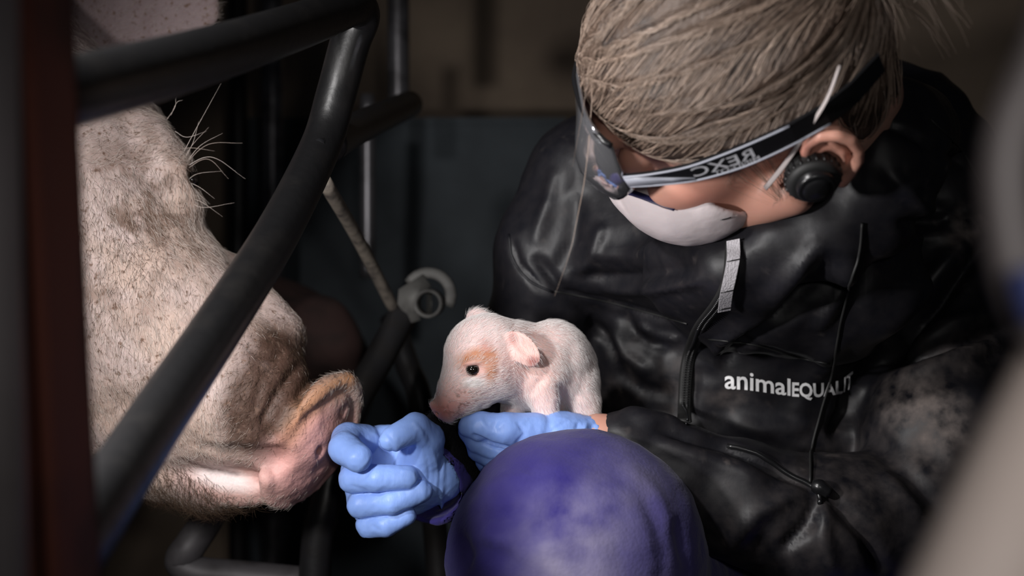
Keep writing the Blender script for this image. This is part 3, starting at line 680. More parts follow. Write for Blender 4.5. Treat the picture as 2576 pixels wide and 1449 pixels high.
dirt = np.clip(blob(u, v, 2330, 1030, 100, 70, -25, .5) * 1.0 + blob(u, v, 2350, 1110, 60, 70, -20, .6) * .4 + .9 * blob(u, v, 2440, 570, 45, 75, -30, .45) * np.clip(.6 + fbm(V * 90), 0, 1) + .30 * blob(u, v, 2420, 880, 110, 55, 10, .6)
               + .28 * blob(u, v, 1830, 1000, 50, 22, 0, .6) + .25 * blob(u, v, 1700, 970, 40, 70, 0, .6) + .3 * blob(u, v, 1560, 930, 50, 90, 0, .7) * np.clip(.3 + fbm(V * 60), 0, 1) + .18 * blob(u, v, 2200, 1200, 160, 120, 0, .8) + .12 * blob(u, v, 1980, 1330, 220, 100, 0, .8)
               + .04 + .5 * np.clip(fbm(V * 130 + 4) - .75, 0, 1), 0, 1)
jacket = build('jacket', V, Q, M['jacket'], person, extra={'dirt': dirt}, label='black nylon jacket with dried mud and white lettering')
jb = bvh_of(V, Q)

# ---- coverall legs and cuff
K = Space(0.80)
leg = union([ell(K.p(1440, 1385, 10), (K.r(298), K.r(240), K.r(272)), 6), chain([(K.p(1445, 1418, 10), K.r(285)), (P(1500, 2000, .84), .066), (P(1490, 2900, .9), .060)], .03),
             chain([(K.p(1445, 1418, 10), K.r(275)), (P(1640, 1500, .98), .088), (P(1800, 1600, 1.18), .105)], .03),
             chain([(P(1980, 1640, 1.2), .105), (P(2120, 1700, 1.0), .09), (P(2250, 1720, .86), .072), (P(2250, 2400, .9), .064), (P(2250, 2850, .95), .058)], .03)], .03)
V, Q = polygonise(leg, (-0.12, .60, 0.02), (.50, 1.36, .72), .0042)
u, v = to_uv(V); N = normals(V, Q); dsp = .0030 * fbm(V * 13, 2) + .0012 * fbm(V * 34) + .0005 * fbm(V * 110)
for line, amp, wd in (([(1180, 1280), (1230, 1290), (1330, 1270)], -.0035, 14), ([(1150, 1330), (1170, 1400), (1165, 1449)], -.004, 12), ([(1200, 1240), (1260, 1210), (1330, 1190)], .0025, 20), ([(1690, 1300), (1715, 1380), (1740, 1449)], -.003, 14), ([(1170, 1370), (1260, 1400), (1340, 1440)], -.003, 20), ([(1240, 1300), (1330, 1330), (1420, 1320)], -.0018, 26), ([(1560, 1160), (1640, 1240), (1690, 1340)], .0022, 22), ([(1600, 1230), (1650, 1330), (1670, 1440)], -.002, 18), ([(1200, 1340), (1290, 1360)], .0025, 22)):
    dd, t = seg_dist(u, v, line); dsp += amp * np.exp(-(dd / wd) ** 2) * (1 - (2 * t - 1) ** 4)
V = V + N * dsp[:, None]
dirt = np.clip(.95 * blob(u, v, 1410, 1420, 90, 120, 12, .9) + .5 * blob(u, v, 1490, 1270, 110, 70, 30, .9) + .25 * blob(u, v, 1560, 1380, 110, 150, 0, .9) + .2 * blob(u, v, 1640, 1190, 90, 40, -35, .7) + .1, 0, 1)
build('coverall', V, Q, M['purple'], person, extra={'dirt': dirt}, label='blue-violet coverall legs with a dusty knee')
A = Space(0.87)
cuff = sub(chain([(P(1235, 1120, .945), .030), (P(1150, 1175, .895), A.r(98)), (P(1088, 1212, .868), A.r(104))], .01), cone(P(1085, 1214, .865), P(1000, 1262, .83), A.r(90), A.r(90)), .004)
V, Q = polygonise(cuff, (-.12, .78, .55), (.03, 1.0, .72), .0022)
N = normals(V, Q); V = V + N * (.0018 * fbm(V * 45) + .0010 * (1 - 2 * np.abs(noise(V * 60))))[:, None]
build('coverall_sleeve', V, Q, M['purple'], person, extra={'dirt': np.full(len(V), .04)})
# fleece cuff of the jacket around that arm
ax = (P(1150, 1175, .895) - P(1235, 1120, .945)); ax /= np.linalg.norm(ax); cc = P(1150, 1128, .872)
R_ = np.array(Vector(ax).to_track_quat('X', 'Z').to_matrix())
fl = ell(cc, (.017, .030, .0335), R=R_)
V, Q = polygonise(fl, cc - .06, cc + .06, .0022)
V = V + normals(V, Q) * (.0012 * fbm(V * 160))[:, None]
fc_ = build('fleece_cuff', V, Q, M['fleece'], jacket)
p, nn = scatter(V, Q, 4000)
strands('fleece_pile', fur(p, nn, (0, -.3, -.5), .005, .8, 4, .6), .00012, M['fleecehair'], jacket, kind='stuff')
# boots
for (uu_, vv_, d_) in ((1480, 3150, .89), (2250, 2980, .95)):
    t = P(uu_, vv_, d_); bt = union([cone((t[0], t[1], .04), (t[0], t[1], t[2] + .12), .045, .058), cone((t[0], t[1] + .02, .038), (t[0] - .01, t[1] - .13, .035), .042, .038)], .02)
    bt2 = (lambda g: lambda p: smax(g(p), -p[:, 2] + .001, .004))(bt)
    V, Q = polygonise(bt2, (t[0] - .1, t[1] - .25, -.02), (t[0] + .1, t[1] + .12, t[2] + .22), .006)
    build('boot', V, Q, M['boot'], person)

# ---- gloved hand that points at the sow (image left)
G = Space(0.855)
def gc(pts, k=3): return chain([(G.p(a_, b_, c_), G.r(r_)) for a_, b_, c_, r_ in pts], G.r(k * .5))
palm = union([ell(G.p(1015, 1190, 55), (G.r(95), G.r(48), G.r(112)), 12), gc([(905, 1115, 45, 42), (900, 1190, 40, 42), (915, 1255, 42, 40), (935, 1305, 45, 34)], 10),
              gc([(1060, 1195, 45, 78), (1100, 1192, 60, 74)], 10), gc([(960, 1110, 58, 40), (1060, 1125, 50, 46)], 10)], G.r(34))
fing = [gc([(920, 1108, 30, 40), (876, 1106, -5, 42), (868, 1128, -58, 40), (900, 1152, -96, 35)], 10),                     # index
        gc([(900, 1190, 15, 38), (890, 1204, -35, 36), (950, 1203, -66, 33), (1022, 1202, -56, 31)], 8),                    # middle
        gc([(912, 1258, 20, 36), (912, 1268, -25, 35), (985, 1262, -52, 32), (1060, 1236, -42, 28)], 8),                    # ring
        gc([(932, 1316, 25, 32), (930, 1322, -10, 32), (970, 1320, -34, 30), (1022, 1296, -30, 25)], 8),                    # little
        gc([(1062, 1165, 10, 52), (1076, 1105, -18, 42), (1046, 1076, -52, 37), (990, 1104, -84, 32)], 10)]                 # thumb
def glove_fn(p):
    d = palm(p)
    for i, g in enumerate(fing): d = smin(d, g(p), G.r(3 if i < 4 else 9))
    d = smax(d, -cone(G.p(985, 1140, -70), G.p(1000, 1130, 10), G.r(46), G.r(30))(p), G.r(14)) if False else d
    for s_ in (ell(G.p(1118, 1190, 66), (G.r(7), G.r(82), G.r(92)), -4),): d = smin(d, s_(p), G.r(8))
    return d
V, Q = polygonise(glove_fn, G.p(800, 1380, -150), G.p(1160, 1010, 150), .0013)
def glove_wrinkle(V, Q, lines, base=.00022):
    u, v = to_uv(V); N = normals(V, Q)
    d = base * (1 - 2 * np.abs(noise(np.stack([V[:, 0] * 60 + V[:, 2] * 60, V[:, 1] * 100, V[:, 2] * 150 - V[:, 0] * 150], 1)))) + base * .6 * (1 - 2 * np.abs(noise(V * 260)))
    for line, amp, wd in lines:
        dd, t = seg_dist(u, v, line); d += amp * np.exp(-(dd / wd) ** 2) * (1 - (2 * t - 1) ** 4)
    return V + N * d[:, None]
V = glove_wrinkle(V, Q, [([(1085, 1120), (1100, 1180), (1095, 1260)], .0009, 5), ([(1068, 1120), (1080, 1190), (1075, 1260)], -.0008, 5), ([(1050, 1060), (1075, 1090), (1090, 1120)], -.0008, 5), ([(1035, 1055), (1060, 1085), (1072, 1120)], .0007, 5),
                         ([(935, 1085), (960, 1110), (970, 1150)], .001, 6), ([(960, 1085), (985, 1115), (990, 1160)], -.001, 6), ([(880, 1220), (930, 1236)], -.0006, 5), ([(930, 1320), (960, 1335)], -.0006, 5), ([(1000, 1180), (1040, 1190), (1046, 1210)], .0004, 4), ([(850, 1215), (880, 1290), (905, 1335)], .0009, 8)])
build('glove', V, Q, M['glove'], person, label='blue nitrile glove on the hand reaching to the sow')

# ---- gloved hand under the piglet
G2 = Space(0.835)
def g2(pts, k=3): return chain([(G2.p(a_, b_, c_), G2.r(r_)) for a_, b_, c_, r_ in pts], G2.r(k))
palm2 = union([ell(G2.p(1395, 1090, 20), (G2.r(105), G2.r(80), G2.r(50)), 0), g2([(1400, 1088, 0, 50), (1490, 1094, 16, 40), (1530, 1104, 16, 40)], 10), g2([(1300, 1120, 10, 58), (1400, 1110, 30, 60)], 10)], G2.r(30))
fing2 = [g2([(1350, 1085, -20, 46), (1275, 1082, -38, 42), (1210, 1073, -30, 36), (1182, 1072, -14, 29)], 8),                # thumb along the top
         g2([(1345, 1125, 0, 48), (1268, 1130, -14, 38), (1205, 1108, 2, 33), (1180, 1085, 26, 27)], 8),                      # index under it
         g2([(1340, 1140, 10, 46), (1262, 1158, 0, 37), (1208, 1128, 22, 32), (1190, 1095, 50, 26)], 8),
         g2([(1350, 1150, 30, 42), (1275, 1185, 22, 35), (1228, 1160, 44, 30), (1205, 1115, 70, 25)], 8),
         g2([(1360, 1150, 50, 38), (1300, 1200, 50, 31), (1255, 1180, 66, 27), (1235, 1140, 90, 23)], 8)]
def glove2_fn(p):
    d = palm2(p)
    for g in fing2: d = smin(d, g(p), G2.r(4))
    d = smin(d, ell(G2.p(1527, 1100, 16), (G2.r(10), G2.r(46), G2.r(43)), -8)(p), G2.r(6))
    return smax(d, -cone(G2.p(1534, 1105, 16), G2.p(1580, 1112, 16), G2.r(36), G2.r(36))(p), G2.r(4))
V, Q = polygonise(glove2_fn, G2.p(1130, 1270, -120), G2.p(1560, 1000, 170), .0013)
V = glove_wrinkle(V, Q, [([(1185, 1092), (1240, 1120), (1288, 1131)], -.0035, 5), ([(1370, 1100), (1400, 1075), (1430, 1060)], -.0008, 4), ([(1205, 1050), (1225, 1080), (1230, 1095)], .0008, 6), ([(1255, 1055), (1240, 1075), (1260, 1090)], -.0007, 6),
                         ([(1300, 1060), (1320, 1090), (1290, 1130)], -.0012, 5), ([(1455, 1060), (1450, 1085)], -.0012, 5), ([(1475, 1062), (1468, 1088)], .0012, 5), ([(1492, 1066), (1486, 1090)], -.0012, 5), ([(1505, 1068), (1500, 1092)], .0014, 5), ([(1190, 1130), (1230, 1150), (1260, 1150)], .0006, 6), ([(1240, 1150), (1250, 1170), (1240, 1190)], -.0007, 5)])
build('glove', V, Q, M['glove'], person, label='blue nitrile glove on the hand under the piglet')

# ---- jacket trimmings
zl = [(1846, 612), (1838, 700), (1808, 762), (1766, 812), (1742, 870), (1727, 930), (1722, 1000), (1719, 1062)]
zp = drape(jb, [tuple(x[:2]) for x in spline([(a_, b_, 0) for a_, b_ in zl], 8)], .0012)
zp = [Vector(x) for x in zp]
for _ in range(12): zp = [zp[0]] + [(zp[i - 1] + zp[i] * 2 + zp[i + 1]) / 4 for i in range(1, len(zp) - 1)] + [zp[-1]]
zp = [x + Vector((0, -.0012, 0)) for x in zp]
tube('zip_tape', zp, .0052, M['rubber'], jacket, 8, 0, flat=(0, -1, 0))
Vz, Qz = [], []
cz = spline(zp, 4); acc = 0; last = cz[0]
for i in range(1, len(cz)):
    acc += (cz[i] - last).length; last = cz[i]
    if acc > .0016:
        acc = 0; t = (cz[i] - cz[i - 1]).normalized(); sd = t.cross(Vector((0, -1, 0))).normalized(); nn_ = sd.cross(t).normalized()
        if nn_.y > 0: nn_ = -nn_
        for s in (-1, 1):
            o_ = cz[i] + sd * s * .0016 + nn_ * .0016 + t * (.0004 * s); b0 = len(Vz)
            for x in (-1, 1):
                for y in (-1, 1):
                    for z in (-1, 1): Vz.append(o_ + sd * x * .0011 + t * y * .00042 + nn_ * z * .0007)
            for q in ((0, 1, 3, 2), (4, 6, 7, 5), (0, 4, 5, 1), (2, 3, 7, 6), (0, 2, 6, 4), (1, 5, 7, 3)): Qz.append(tuple(b0 + k for k in q))
build('zip_teeth', Vz, Qz, M['black'], jacket, kind='stuff')
pull = drape(jb, [(1850, 612), (1848, 650), (1838, 690), (1826, 730), (1822, 768)], .0045)
if len(pull) > 3:
    V, Q = [], []
    pp_ = spline(pull, 6)
    for i, p_ in enumerate(pp_):
        wv = .0041
        for s in (-1, 1):
            for z in (0, .0012): V.append(p_ + Vector((s * wv, -.002 - z, s * .0008)))
    for i in range(len(pp_) - 1):
        a_ = i * 4; b_ = a_ + 4
        Q += [(a_ + 1, a_ + 3, b_ + 3, b_ + 1), (a_ + 2, a_, b_, b_ + 2), (a_, a_ + 1, b_ + 1, b_), (a_ + 3, a_ + 2, b_ + 2, b_ + 3)]
    zo = build('zip_pull', V, Q, M['tape'], jacket, label='light grey webbing zip pull')
    zo.data.polygons.foreach_set('use_smooth', np.zeros(len(zo.data.polygons), bool))
    for f_ in (.33, .72, .97):
        p_ = pp_[int(f_ * (len(pp_) - 1))]
        tube('pull_stitch', [p_ + Vector((-.004, -.0034, -.0008)), p_ + Vector((.0040, -.0034, .0008))], .0004, M['black'], jacket, 6, 2)
cord = drape(jb, [tuple(x[:2]) for x in spline([(2168, 560, 0), (2158, 640, 0), (2128, 740, 0), (2110, 830, 0), (2093, 930, 0), (2062, 1040, 0), (2040, 1130, 0), (2037, 1215, 0)], 8)], .0012)
tube('drawcord', cord, .0010, M['rubber'], jacket, 8, 0)
tg = drape(jb, [(2045, 1225), (2062, 1232), (2080, 1240)], .004)
if len(tg) == 3: tube('cord_toggle', tg, [.004, .0055, .004], M['black'], jacket, 12, 4)
cord2 = drape(jb, [tuple(x[:2]) for x in spline([(1830, 1122, 0), (1900, 1142, 0), (1980, 1190, 0), (2050, 1230, 0), (2065, 1270, 0)], 6)], .0015)
tube('hem_cord', cord2, .0018, M['black'], jacket, 8, 0)
sm = drape(jb, [tuple(x[:2]) for x in spline([(1281, 590, 0), (1290, 650, 0), (1330, 705, 0), (1390, 735, 0)], 6)], .0004)
if len(sm) > 3: tube('seam_piping', sm, .0010, M['jacket'], jacket, 8, 0)

for ln_ in ([(1395, 733), (1520, 757), (1640, 789), (1728, 814)], [(1783, 853), (1901, 868), (2009, 899), (2087, 915)], [(2340, 300), (2420, 380), (2470, 470)]):
    sm = drape(jb, [tuple(x[:2]) for x in spline([(a_, b_, 0) for a_, b_ in ln_], 8)], .0003)
    if len(sm) > 3: tube('seam', sm, .0007, M['rubber'], jacket, 6, 0)
def text_mesh(body, offset=0.0, res=3):
    cu = bpy.data.curves.new('t', 'FONT'); cu.body = body; cu.size = 1; cu.offset = offset; cu.resolution_u = res; cu.fill_mode = 'BOTH'
    o = bpy.data.objects.new('t', cu); COL.objects.link(o); dg = bpy.context.evaluated_depsgraph_get(); dg.update()
    me = bpy.data.meshes.new_from_object(o.evaluated_get(dg)); bpy.data.objects.remove(o); bpy.data.curves.remove(cu)
    bm = bmesh.new(); bm.from_mesh(me); bmesh.ops.triangulate(bm, faces=bm.faces[:])
    for _ in range(2):
        e = [x for x in bm.edges if x.calc_length() > .12]
        if e: bmesh.ops.subdivide_edges(bm, edges=e, cuts=1); bmesh.ops.triangulate(bm, faces=bm.faces[:])
    V = np.array([v.co[:] for v in bm.verts]); Q = [tuple(v.index for v in f.verts) for f in bm.faces]; bm.free(); bpy.data.meshes.remove(me)
    return V, Q
def lay_text(name, body, u0, u1, base, height, bv, m, parent, offset=0.0, lift=.0012, mirror=False, cap=.73):
    V, Q = text_mesh(body, offset); x = (V[:, 0] - V[:, 0].min()) / (V[:, 0].max() - V[:, 0].min())
    if mirror: x = 1 - x
    out = []; 
    for i in range(len(V)):
        uu = u0 + x[i] * (u1 - u0); vb = np.interp(uu, [b_[0] for b_ in base], [b_[1] for b_ in base]); hh = np.interp(uu, [b_[0] for b_ in base], [b_[2] for b_ in base]) * height
        r = drape(bv, [(uu, vb - V[i, 1] / cap * hh)], lift); out.append(r[0] if r else Vector(P(uu, vb, .9)))
    return build(name, out, Q, m, parent, label=None)
lay_text('logo_lettering', 'animal', 1823, 1988, [(1823, 975, 1), (1880, 979, 1.02), (1988, 994, .94)], 47, jb, M['white'], jacket, .016)
lay_text('logo_lettering', 'EQUAL', 1992, 2118, [(1990, 995, 1), (2040, 998, 1), (2090, 993, .95), (2118, 986, .9)], 36, jb, M['white'], jacket, .028)
lay_text('logo_lettering', 'IT', 2121, 2142, [(2121, 984, 1.0), (2142, 972, 1.15)], 36, jb, M['white'], jacket, .02)

# ------------------------------------------------------------------ glasses
gl = empty('safety_glasses', hw((.09, 0, .025)), 'black wraparound glasses with smoked lens and printed temple on the face', 'glasses')
def lens_grid(t0, t1, z0, z1, off, nu=26, nv=10):
    V, Q = [], []
    for layer in (0, 1):
        for i in range(nu + 1):
            t = t0 + (t1 - t0) * i / nu; a_ = math.radians(t)
            for j in range(nv + 1):
                s = j / nv; zz = z0 + (z1 - z0) * s; taper = 1 - .42 * max(0, (abs(t) - 48) / 34)
                zz = .044 + (zz - .024) * taper
                nose = .020 * math.exp(-(t / 13) ** 2) * max(0, .55 - s)
                bul = .006 * math.cos((s - .5) * math.pi)
                x = .082 + (.024 + bul - layer * .0022 + off) * math.cos(a_) + (.42 - s) * .020 * math.cos(a_); y = (.065 + bul - layer * .0022 + off) * math.sin(a_)
                x += (.011 if t > 0 else 0) * math.exp(-((abs(t) - 40) / 20) ** 2) * math.cos((s - .45) * 2.6) - (.022 * math.sin(math.radians(-t)) if t < 0 else 0); y *= 1 + .07 * math.exp(-((abs(t) - 58) / 18) ** 2)
                V.append(hw((x, y, zz + nose)))
    n_ = (nu + 1) * (nv + 1)
    for i in range(nu):
        for j in range(nv):
            a_ = i * (nv + 1) + j; q = (a_, a_ + nv + 1, a_ + nv + 2, a_ + 1); Q.append(q); Q.append(tuple(n_ + k for k in q[::-1]))
    rim = [i * (nv + 1) for i in range(nu + 1)] + [nu * (nv + 1) + j for j in range(1, nv + 1)] + [i * (nv + 1) + nv for i in range(nu - 1, -1, -1)] + [j for j in range(nv - 1, 0, -1)]
    for k in range(len(rim)):
        a_, b_ = rim[k], rim[(k + 1) % len(rim)]; Q.append((a_, a_ + n_, b_ + n_, b_))
    return V, Q
V, Q = lens_grid(-76, 82, -.014, .056, 0.002)
build('lens', V, Q, M['lens'], gl, label='dark glossy wraparound lens')
tube('brow_frame', [hw((.082 + .0165 * math.cos(math.radians(t)) + min(0, .022 * math.sin(math.radians(t))), .0690 * math.sin(math.radians(t)), .074 - .011 * (abs(t) / 82) ** 3)) for t in np.linspace(-76, 82, 15)], .0020, M['black'], gl, 8, 2)
tube('lens_edge_glint', [hw((.082 + .0350 * math.cos(math.radians(t)) + min(0, .022 * math.sin(math.radians(t))), .0680 * math.sin(math.radians(t)), .044 - .0375 * (1 - .42 * max(0, (abs(t) - 48) / 34)) + .011 * math.exp(-(t / 13) ** 2))) for t in np.linspace(-80, 80, 31)], .0011, M['silver'], gl, 8, 0)  # pale tube stands in for the highlight along the lens rim
tube('nose_piece', [hw((.107, -.010, .012)), hw((.111, 0, .024)), hw((.107, .010, .012))], .0022, M['black'], gl, 8, 5)
for s in (1, -1):
    V, Q = [], []
    st = [(.087, .0715, .0355, .0052), (.070, .0760, .0325, .0058), (.046, .0800, .0285, .0072), (.020, .0830, .0285, .0085), (.000, .0850, .0305, .0085), (-.020, .0855, .0325, .0080), (-.042, .0830, .034, .0080), (-.062, .0750, .035, .008), (-.082, .0600, .035, .007)]
    for (x, y, z, h_) in st:
        for dz in (-h_, h_):
            for dy in (0, .0026): V.append(hw((x, s * (y + dy), z + dz)))
    for i in range(len(st) - 1):
        a_ = i * 4; b_ = a_ + 4
        for (k, l) in ((0, 1), (1, 3), (3, 2), (2, 0)): Q.append((a_ + k, a_ + l, b_ + l, b_ + k))
    Q += [(0, 2, 3, 1), tuple(4 * (len(st) - 1) + k for k in (0, 1, 3, 2))]
    tm = build('temple', V, Q, M['black'], gl)
    tm.data.polygons.foreach_set('use_smooth', np.zeros(len(tm.data.polygons), bool))
    for dz, x_end in ((1, 6), (-1, 7)):
        tube('temple_edge', [hw((st[i][0], s * (st[i][1] + .0027), st[i][2] + dz * st[i][3] * .93)) for i in range(x_end)], .0007, M['greyplastic'], tm, 6, 4)
    V, Q = [], []
    for (x, z0, z1) in ((.0875, .0310, .0400), (.074, .0285, .0365), (.060, .0255, .0305), (.046, .0225, .0245)):
        y = np.interp(x, [.0, .02, .046, .070, .087], [.085, .083, .080, .0760, .0715]) + .0032
        for z in (z0, z1): V.append(hw((x, s * y, z))); V.append(hw((x, s * (y - .002), z)))
    for i in range(3):
        a_ = i * 4; b_ = a_ + 4
        for (k, l) in ((0, 1), (1, 3), (3, 2), (2, 0)): Q.append((a_ + k, a_ + l, b_ + l, b_ + k))
    Q += [(0, 2, 3, 1), (12, 13, 15, 14)]
    build('temple_inlay', V, Q, M['greyplastic'], tm)
    if s == 1:
        tb = bvh_of(*[np.array([v_.co[:] for v_ in tm.data.vertices]), [tuple(f_.vertices) for f_ in tm.data.polygons]])
        for body, x0_, x1_, hz, up_ in (('REXC', .046, .006, .0085, -.0035), ('MIND-OT', .034, .004, .0035, -.0070)):
            V, Q = text_mesh(body, .01); xx = (V[:, 0] - V[:, 0].min()) / np.ptp(V[:, 0])
            out = []
            for i in range(len(V)):
                x = x1_ + (x0_ - x1_) * xx[i]
                y = np.interp(x, [-.02, .0, .02, .044, .064], [.0855, .085, .083, .080, .0765]) + .0031; z = np.interp(x, [-.02, .0, .02, .044, .064], [.0325, .0305, .0285, .0286, .0298])
                out.append(hw((x, y, z + up_ + V[i, 1] / .73 * hz)))
            build('temple_print', out, Q, M['print'], tm)

# ------------------------------------------------------------------ dust mask
mk = empty('dust_mask', hw((.10, 0, -.04)), 'pale cup-shaped dust mask with navy nose strip on the face', 'mask')
cup = hell((.060, 0, -.040), (.060, .065, .050))
def mask_fn(p):
    q = hl(p); d = union([cup, hell((.096, 0, -.030), (.022, .024, .024))], .02)(q)
    d = smax(d, -(hell((.058, 0, -.040), (.056, .061, .046))(q)), .002)
    pl = -(q @ np.array([.86, .0, -.0]) - .040 + .25 * (q[:, 2] + .04) * 0)          # keep what lies in front of the cheeks
    edge = .028 + .66 * np.clip(q[:, 2] + .050, -.02, .08) + 0.10 * np.abs(q[:, 1])
    return smax(d, edge - q[:, 0], .002)
V, Q = polygonise(mask_fn, HO - np.array([.20, .17, .18]), HO + np.array([.06, .12, .12]), .0018)
V = V + normals(V, Q) * (.0006 * fbm(V * 60))[:, None]
build('mask_shell', V, Q, M['mask'], mk)
mb = bvh_of(V, Q)
ns = drape(mb, [tuple(x[:2]) for x in spline([(1572, 478, 0), (1612, 490, 0), (1660, 508, 0), (1700, 522, 0)], 6)], .0010)
if len(ns) > 3: tube('nose_strip', ns, .0024, M['navy'], mk, 8, 0, flat=(0, -1, .3))
V_all = np.concatenate([Vh, Vc]); Q_all = np.concatenate([Qh, Qc + len(Vh)])
hb_ = bvh_of(V_all, Q_all)
su = [tuple(x[:2]) for x in spline([(1925, 474, 0), (1975, 412, 0), (2030, 330, 0), (2080, 250, 0), (2112, 165, 0)], 4)]
sd_ = [(lambda r: r[0].y if r else .72)(drape(hb_, [x], 0)) for x in su]
for _ in range(60):
    for i in range(1, len(sd_) - 1): sd_[i] = min(sd_[i], .5 * (sd_[i - 1] + sd_[i + 1]))
sp = [Vector(P(x[0], x[1], d_ - .016)) for x, d_ in zip(su, sd_)]
tube('strap', sp, [.0017, .0016, .0013, .0010, .0008], M['elastic'], mk, 8, 0, flat=(0, -1, .3))
tk = drape(mb, [(1812, 552), (1826, 549), (1838, 545)], .0006)
if len(tk) == 3: tube('staple', tk, .0004, M['black'], mk, 6, 2)

# ------------------------------------------------------------------ ear piece
ep = empty('ear_piece', hw((0, .09, -.02)), 'round black ear piece with ridged rim under the ear', 'ear piece')
def ring_mesh(prof, c0, n_=36):                # lathe around the head's left axis; prof: (radius, offset)
    V, Q = [], []
    for i in range(n_):
        t = 2 * math.pi * i / n_
        for (r, o_) in prof: V.append(hw((c0[0] + r * math.cos(t), c0[1] + o_, c0[2] + r * math.sin(t))))
    k = len(prof)
    for i in range(n_):
        j = (i + 1) % n_
        for a_ in range(k - 1): Q.append((i * k + a_, i * k + a_ + 1, j * k + a_ + 1, j * k + a_))
    return V, Q
c0 = (-.019, .084, -.012)
build('housing', *ring_mesh([(.0001, -.012), (.014, -.012), (.0175, -.004), (.0175, .004), (.0155, .007), (.013, .0075), (.0001, .0075)], c0), M['rubber'], ep)
build('cap', *ring_mesh([(.0125, .006), (.012, .011), (.0105, .0125), (.0095, .0118), (.0085, .0130), (.006, .0142), (.0001, .0147)], c0), M['black'], ep)
for i in range(22):
    t = 2 * math.pi * i / 22; V, Q = [], []
    p0 = np.array([c0[0] + .0175 * math.cos(t), c0[1] + 0, c0[2] + .0175 * math.sin(t)])
    tube('rim_ridge', [hw(p0 + np.array([0, -.003, 0])), hw(p0 + np.array([0, .0035, 0]))], .0008, M['black'], ep, 6, 1)

# ------------------------------------------------------------------ the piglet
L = Space(0.842)
def le(c_, r_, ang=0): return ell(L.p(*c_), [L.r(r_[0]), L.r(r_[2]), L.r(r_[1])], ang)
def lc(pts, k=6): return chain([(L.p(a_, b_, w_), L.r(r_)) for a_, b_, w_, r_ in pts], L.r(k))
body_p = union([le((1222, 893, -5), (104, 100, 78), 20), lc([(1215, 930, -18, 80), (1165, 980, -34, 56), (1128, 1020, -44, 36)], 30), le((1300, 912, 40), (84, 104, 85), 0), le((1382, 925, 75), (102, 122, 108), -18),
                le((1420, 960, 120), (84, 112, 100), -10)], L.r(34))
limb = [le((1368, 945, 0), (56, 80, 50), 0), lc([(1370, 965, -6, 44), (1380, 1050, -12, 34)], 10), lc([(1300, 985, 60, 34), (1287, 1058, 60, 26)], 10),
        le((1462, 985, 70), (42, 80, 60), -8), lc([(1470, 1010, 50, 38), (1480, 1066, 40, 27)], 10)]
n_p = np.array([-0.62, -0.30, -0.72]); n_p /= np.linalg.norm(n_p); mj = np.array([0.80, 0, -0.60]); mj -= n_p * (mj @ n_p); mj /= np.linalg.norm(mj)
nose_p = ell(L.p(1110, 1038, -46), [L.r(12), L.r(26), L.r(37)], R=np.stack([n_p, np.cross(n_p, mj), mj], 1))
Re = lambda a_, y_: np.array(Matrix.Rotation(math.radians(y_), 3, 'Z') @ Matrix.Rotation(math.radians(a_), 3, 'Y'))
ear_p = ell(L.p(1313, 877, -72), [L.r(57), L.r(9), L.r(33)], R=Re(42, -16)); ear_d = ell(L.p(1317, 868, -84), [L.r(46), L.r(12), L.r(20)], R=Re(44, -16))
ear_f = ell(L.p(1206, 806, 50), [L.r(36), L.r(10), L.r(30)], -20)
def piglet_fn(p):
    d = body_p(p)
    for g in limb: d = smin(d, g(p), L.r(16))
    d = smin(d, nose_p(p), L.r(12))
    d = smin(d, smax(ear_p(p), -ear_d(p), L.r(6)), L.r(8)); d = smin(d, ear_f(p), L.r(16))
    d = smax(d, -ell(L.p(1190, 930, -112), [L.r(24), L.r(26), L.r(18)])(p), L.r(14))
    d = smin(d, ell(L.p(1192, 910, -88), [L.r(30), L.r(12), L.r(8)], 10)(p), L.r(10)); d = smin(d, ell(L.p(1192, 953, -84), [L.r(28), L.r(12), L.r(7)], 8)(p), L.r(10))
    d = smax(d, -cone(L.p(1112, 1062, -70), L.p(1190, 1040, -100), L.r(3), L.r(2))(p), L.r(4))
    for s_ in ((1098, 1042, -66), (1122, 1052, -52)): d = smax(d, -cone(L.p(*s_), L.p(s_[0] + 8, s_[1] - 8, s_[2] + 20), L.r(5), L.r(3))(p), L.r(3))
    return d
V, Q = polygonise(piglet_fn, L.p(1050, 1110, -170), L.p(1540, 750, 260), .0013)
u, v = to_uv(V); N = normals(V, Q)
dsp = .0004 * fbm(V * 120)
for line, amp, wd in (([(1290, 985), (1240, 1005), (1205, 1028)], .0010, 14), ([(1410, 960), (1420, 1000), (1412, 1040)], -.004, 10), ([(1335, 1000), (1350, 965), (1375, 950)], -.0022, 9), ([(1120, 1000), (1150, 1020)], -.0004, 4), ([(1140, 990), (1165, 1005)], -.0004, 4), ([(1430, 850), (1440, 930), (1425, 1000)], -.0015, 16)):
    dd, t = seg_dist(u, v, line); dsp += amp * np.exp(-(dd / wd) ** 2) * (1 - (2 * t - 1) ** 4)
V = V + N * dsp[:, None]
c = np.tile(np.array([[0.76, 0.56, 0.54]]), (len(V), 1)); nz = fbm(V * 90)
near = (V[:, 1] < .85)
c = mix(c, (0.68, 0.42, 0.37), blob(u, v, 1340, 900, 70, 90, 0, .6) * .8)
c = mix(c, (0.66, 0.38, 0.34), blob(u, v, 1130, 1020, 70, 50, 25, .5) * .9)
c = mix(c, (0.62, 0.27, 0.24), blob(u, v, 1100, 1040, 45, 24, 25, .4))
c = mix(c, (0.42, 0.15, 0.05), np.clip(blob(u, v, 1200, 905, 52, 30, 12, .35) + blob(u, v, 1236, 930, 16, 36, 0, .4), 0, 1) * (0.85 + .2 * nz))
c = mix(c, (0.62, 0.36, 0.32), blob(u, v, 1190, 932, 30, 24, 0, .3))
c = mix(c, (0.88, 0.82, 0.80), blob(u, v, 1192, 962, 28, 13, 0, .35))
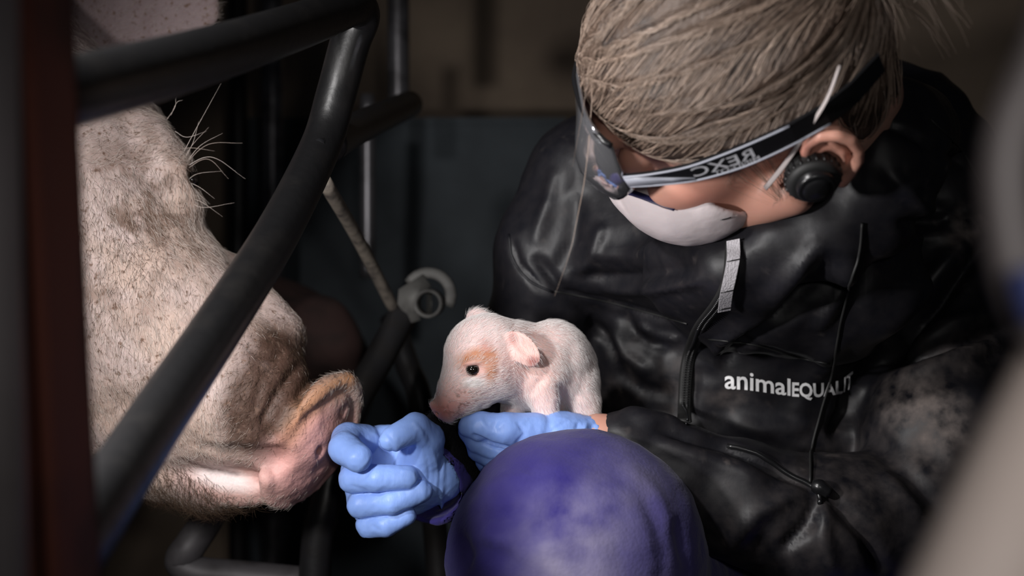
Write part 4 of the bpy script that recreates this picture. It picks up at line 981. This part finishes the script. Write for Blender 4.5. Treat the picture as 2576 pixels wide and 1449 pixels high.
c = mix(c, (0.50, 0.22, 0.18), blob(u, v, 1222, 866, 15, 18, 0, .6) * .7)
c = mix(c, (0.50, 0.19, 0.16), blob(u, v, 1288, 850, 12, 18, 0, .5) * .8); c = mix(c, (0.30, 0.06, 0.05), blob(u, v, 1342, 908, 14, 12, 0, .6) * .9)
scab = blob(u, v, 1160, 1010, 45, 35, 25, .6) * (np.abs(fbm(V * 150 + 5)) < .10); c = mix(c, (0.25, 0.12, 0.09), scab * .75)
c = mix(c, (0.28, 0.17, 0.14), blob(u, v, 1158, 930, 12, 8, 0, .6) * (np.abs(noise(V * 300)) > .35) * .5)
piglet = build('piglet', V, Q, M['piglet'], None, c, label='newborn pink and white piglet with an orange eye patch lying in the gloved hand', cat='piglet')
bm = bmesh.new(); bmesh.ops.create_uvsphere(bm, u_segments=22, v_segments=16, radius=L.r(19)); me = bpy.data.meshes.new('eye'); bm.to_mesh(me); bm.free(); me.materials.append(M['eye'])
me.polygons.foreach_set('use_smooth', np.ones(len(me.polygons), bool)); o = bpy.data.objects.new('eye', me); pb = bvh_of(V, Q)
es = drape(pb, [(1190, 930)], 0)[0]; o.location = es + Vector((0, .0019, 0)); put(o, piglet, label='dark glossy eye')
tube('eyelid', [es + Vector((L.r(17 * math.cos(t)), -.0012 + .0012 * math.cos(2 * t), L.r(14.5 * math.sin(t)))) for t in np.linspace(0, 2 * math.pi, 20)], .0006, M['lid'], piglet, 8, 0)
def fl_p(pp):
    a_, b_ = to_uv(pp); hd = (a_ < 1290)[:, None]
    return np.where(hd, np.array([[0.75, 0.2, 0.35]]), np.array([[0.5, 0.2, -0.75]]))
def w_p(c_):
    uu, vv = to_uv(c_); w_ = np.ones(len(c_))
    w_ *= 1 - .93 * blob(uu, vv, 1120, 1030, 60, 40, 25, .3); w_ *= 1 - .75 * blob(uu, vv, 1320, 905, 75, 80, 0, .3); w_ *= 1 - .8 * blob(uu, vv, 1190, 930, 22, 18); w_ *= 1 - .7 * blob(uu, vv, 1205, 910, 55, 45, 0, .3); w_ *= 1 - .6 * blob(uu, vv, 1375, 1000, 40, 60)
    return w_ + 1e-6
p, nn = scatter(V, Q, 38000, w_p); fac = nn[:, 1] < .5; p, nn = p[fac], nn[fac]
uu, vv = to_uv(p); ln = np.where(uu < 1290, .0040, .0050) + .0012 * blob(uu, vv, 1250, 1010, 60, 30, 30)
strands('down', fur(p, nn, fl_p, ln, .62, 5, .25), .00006, M['pigletfur'], piglet, kind='stuff')
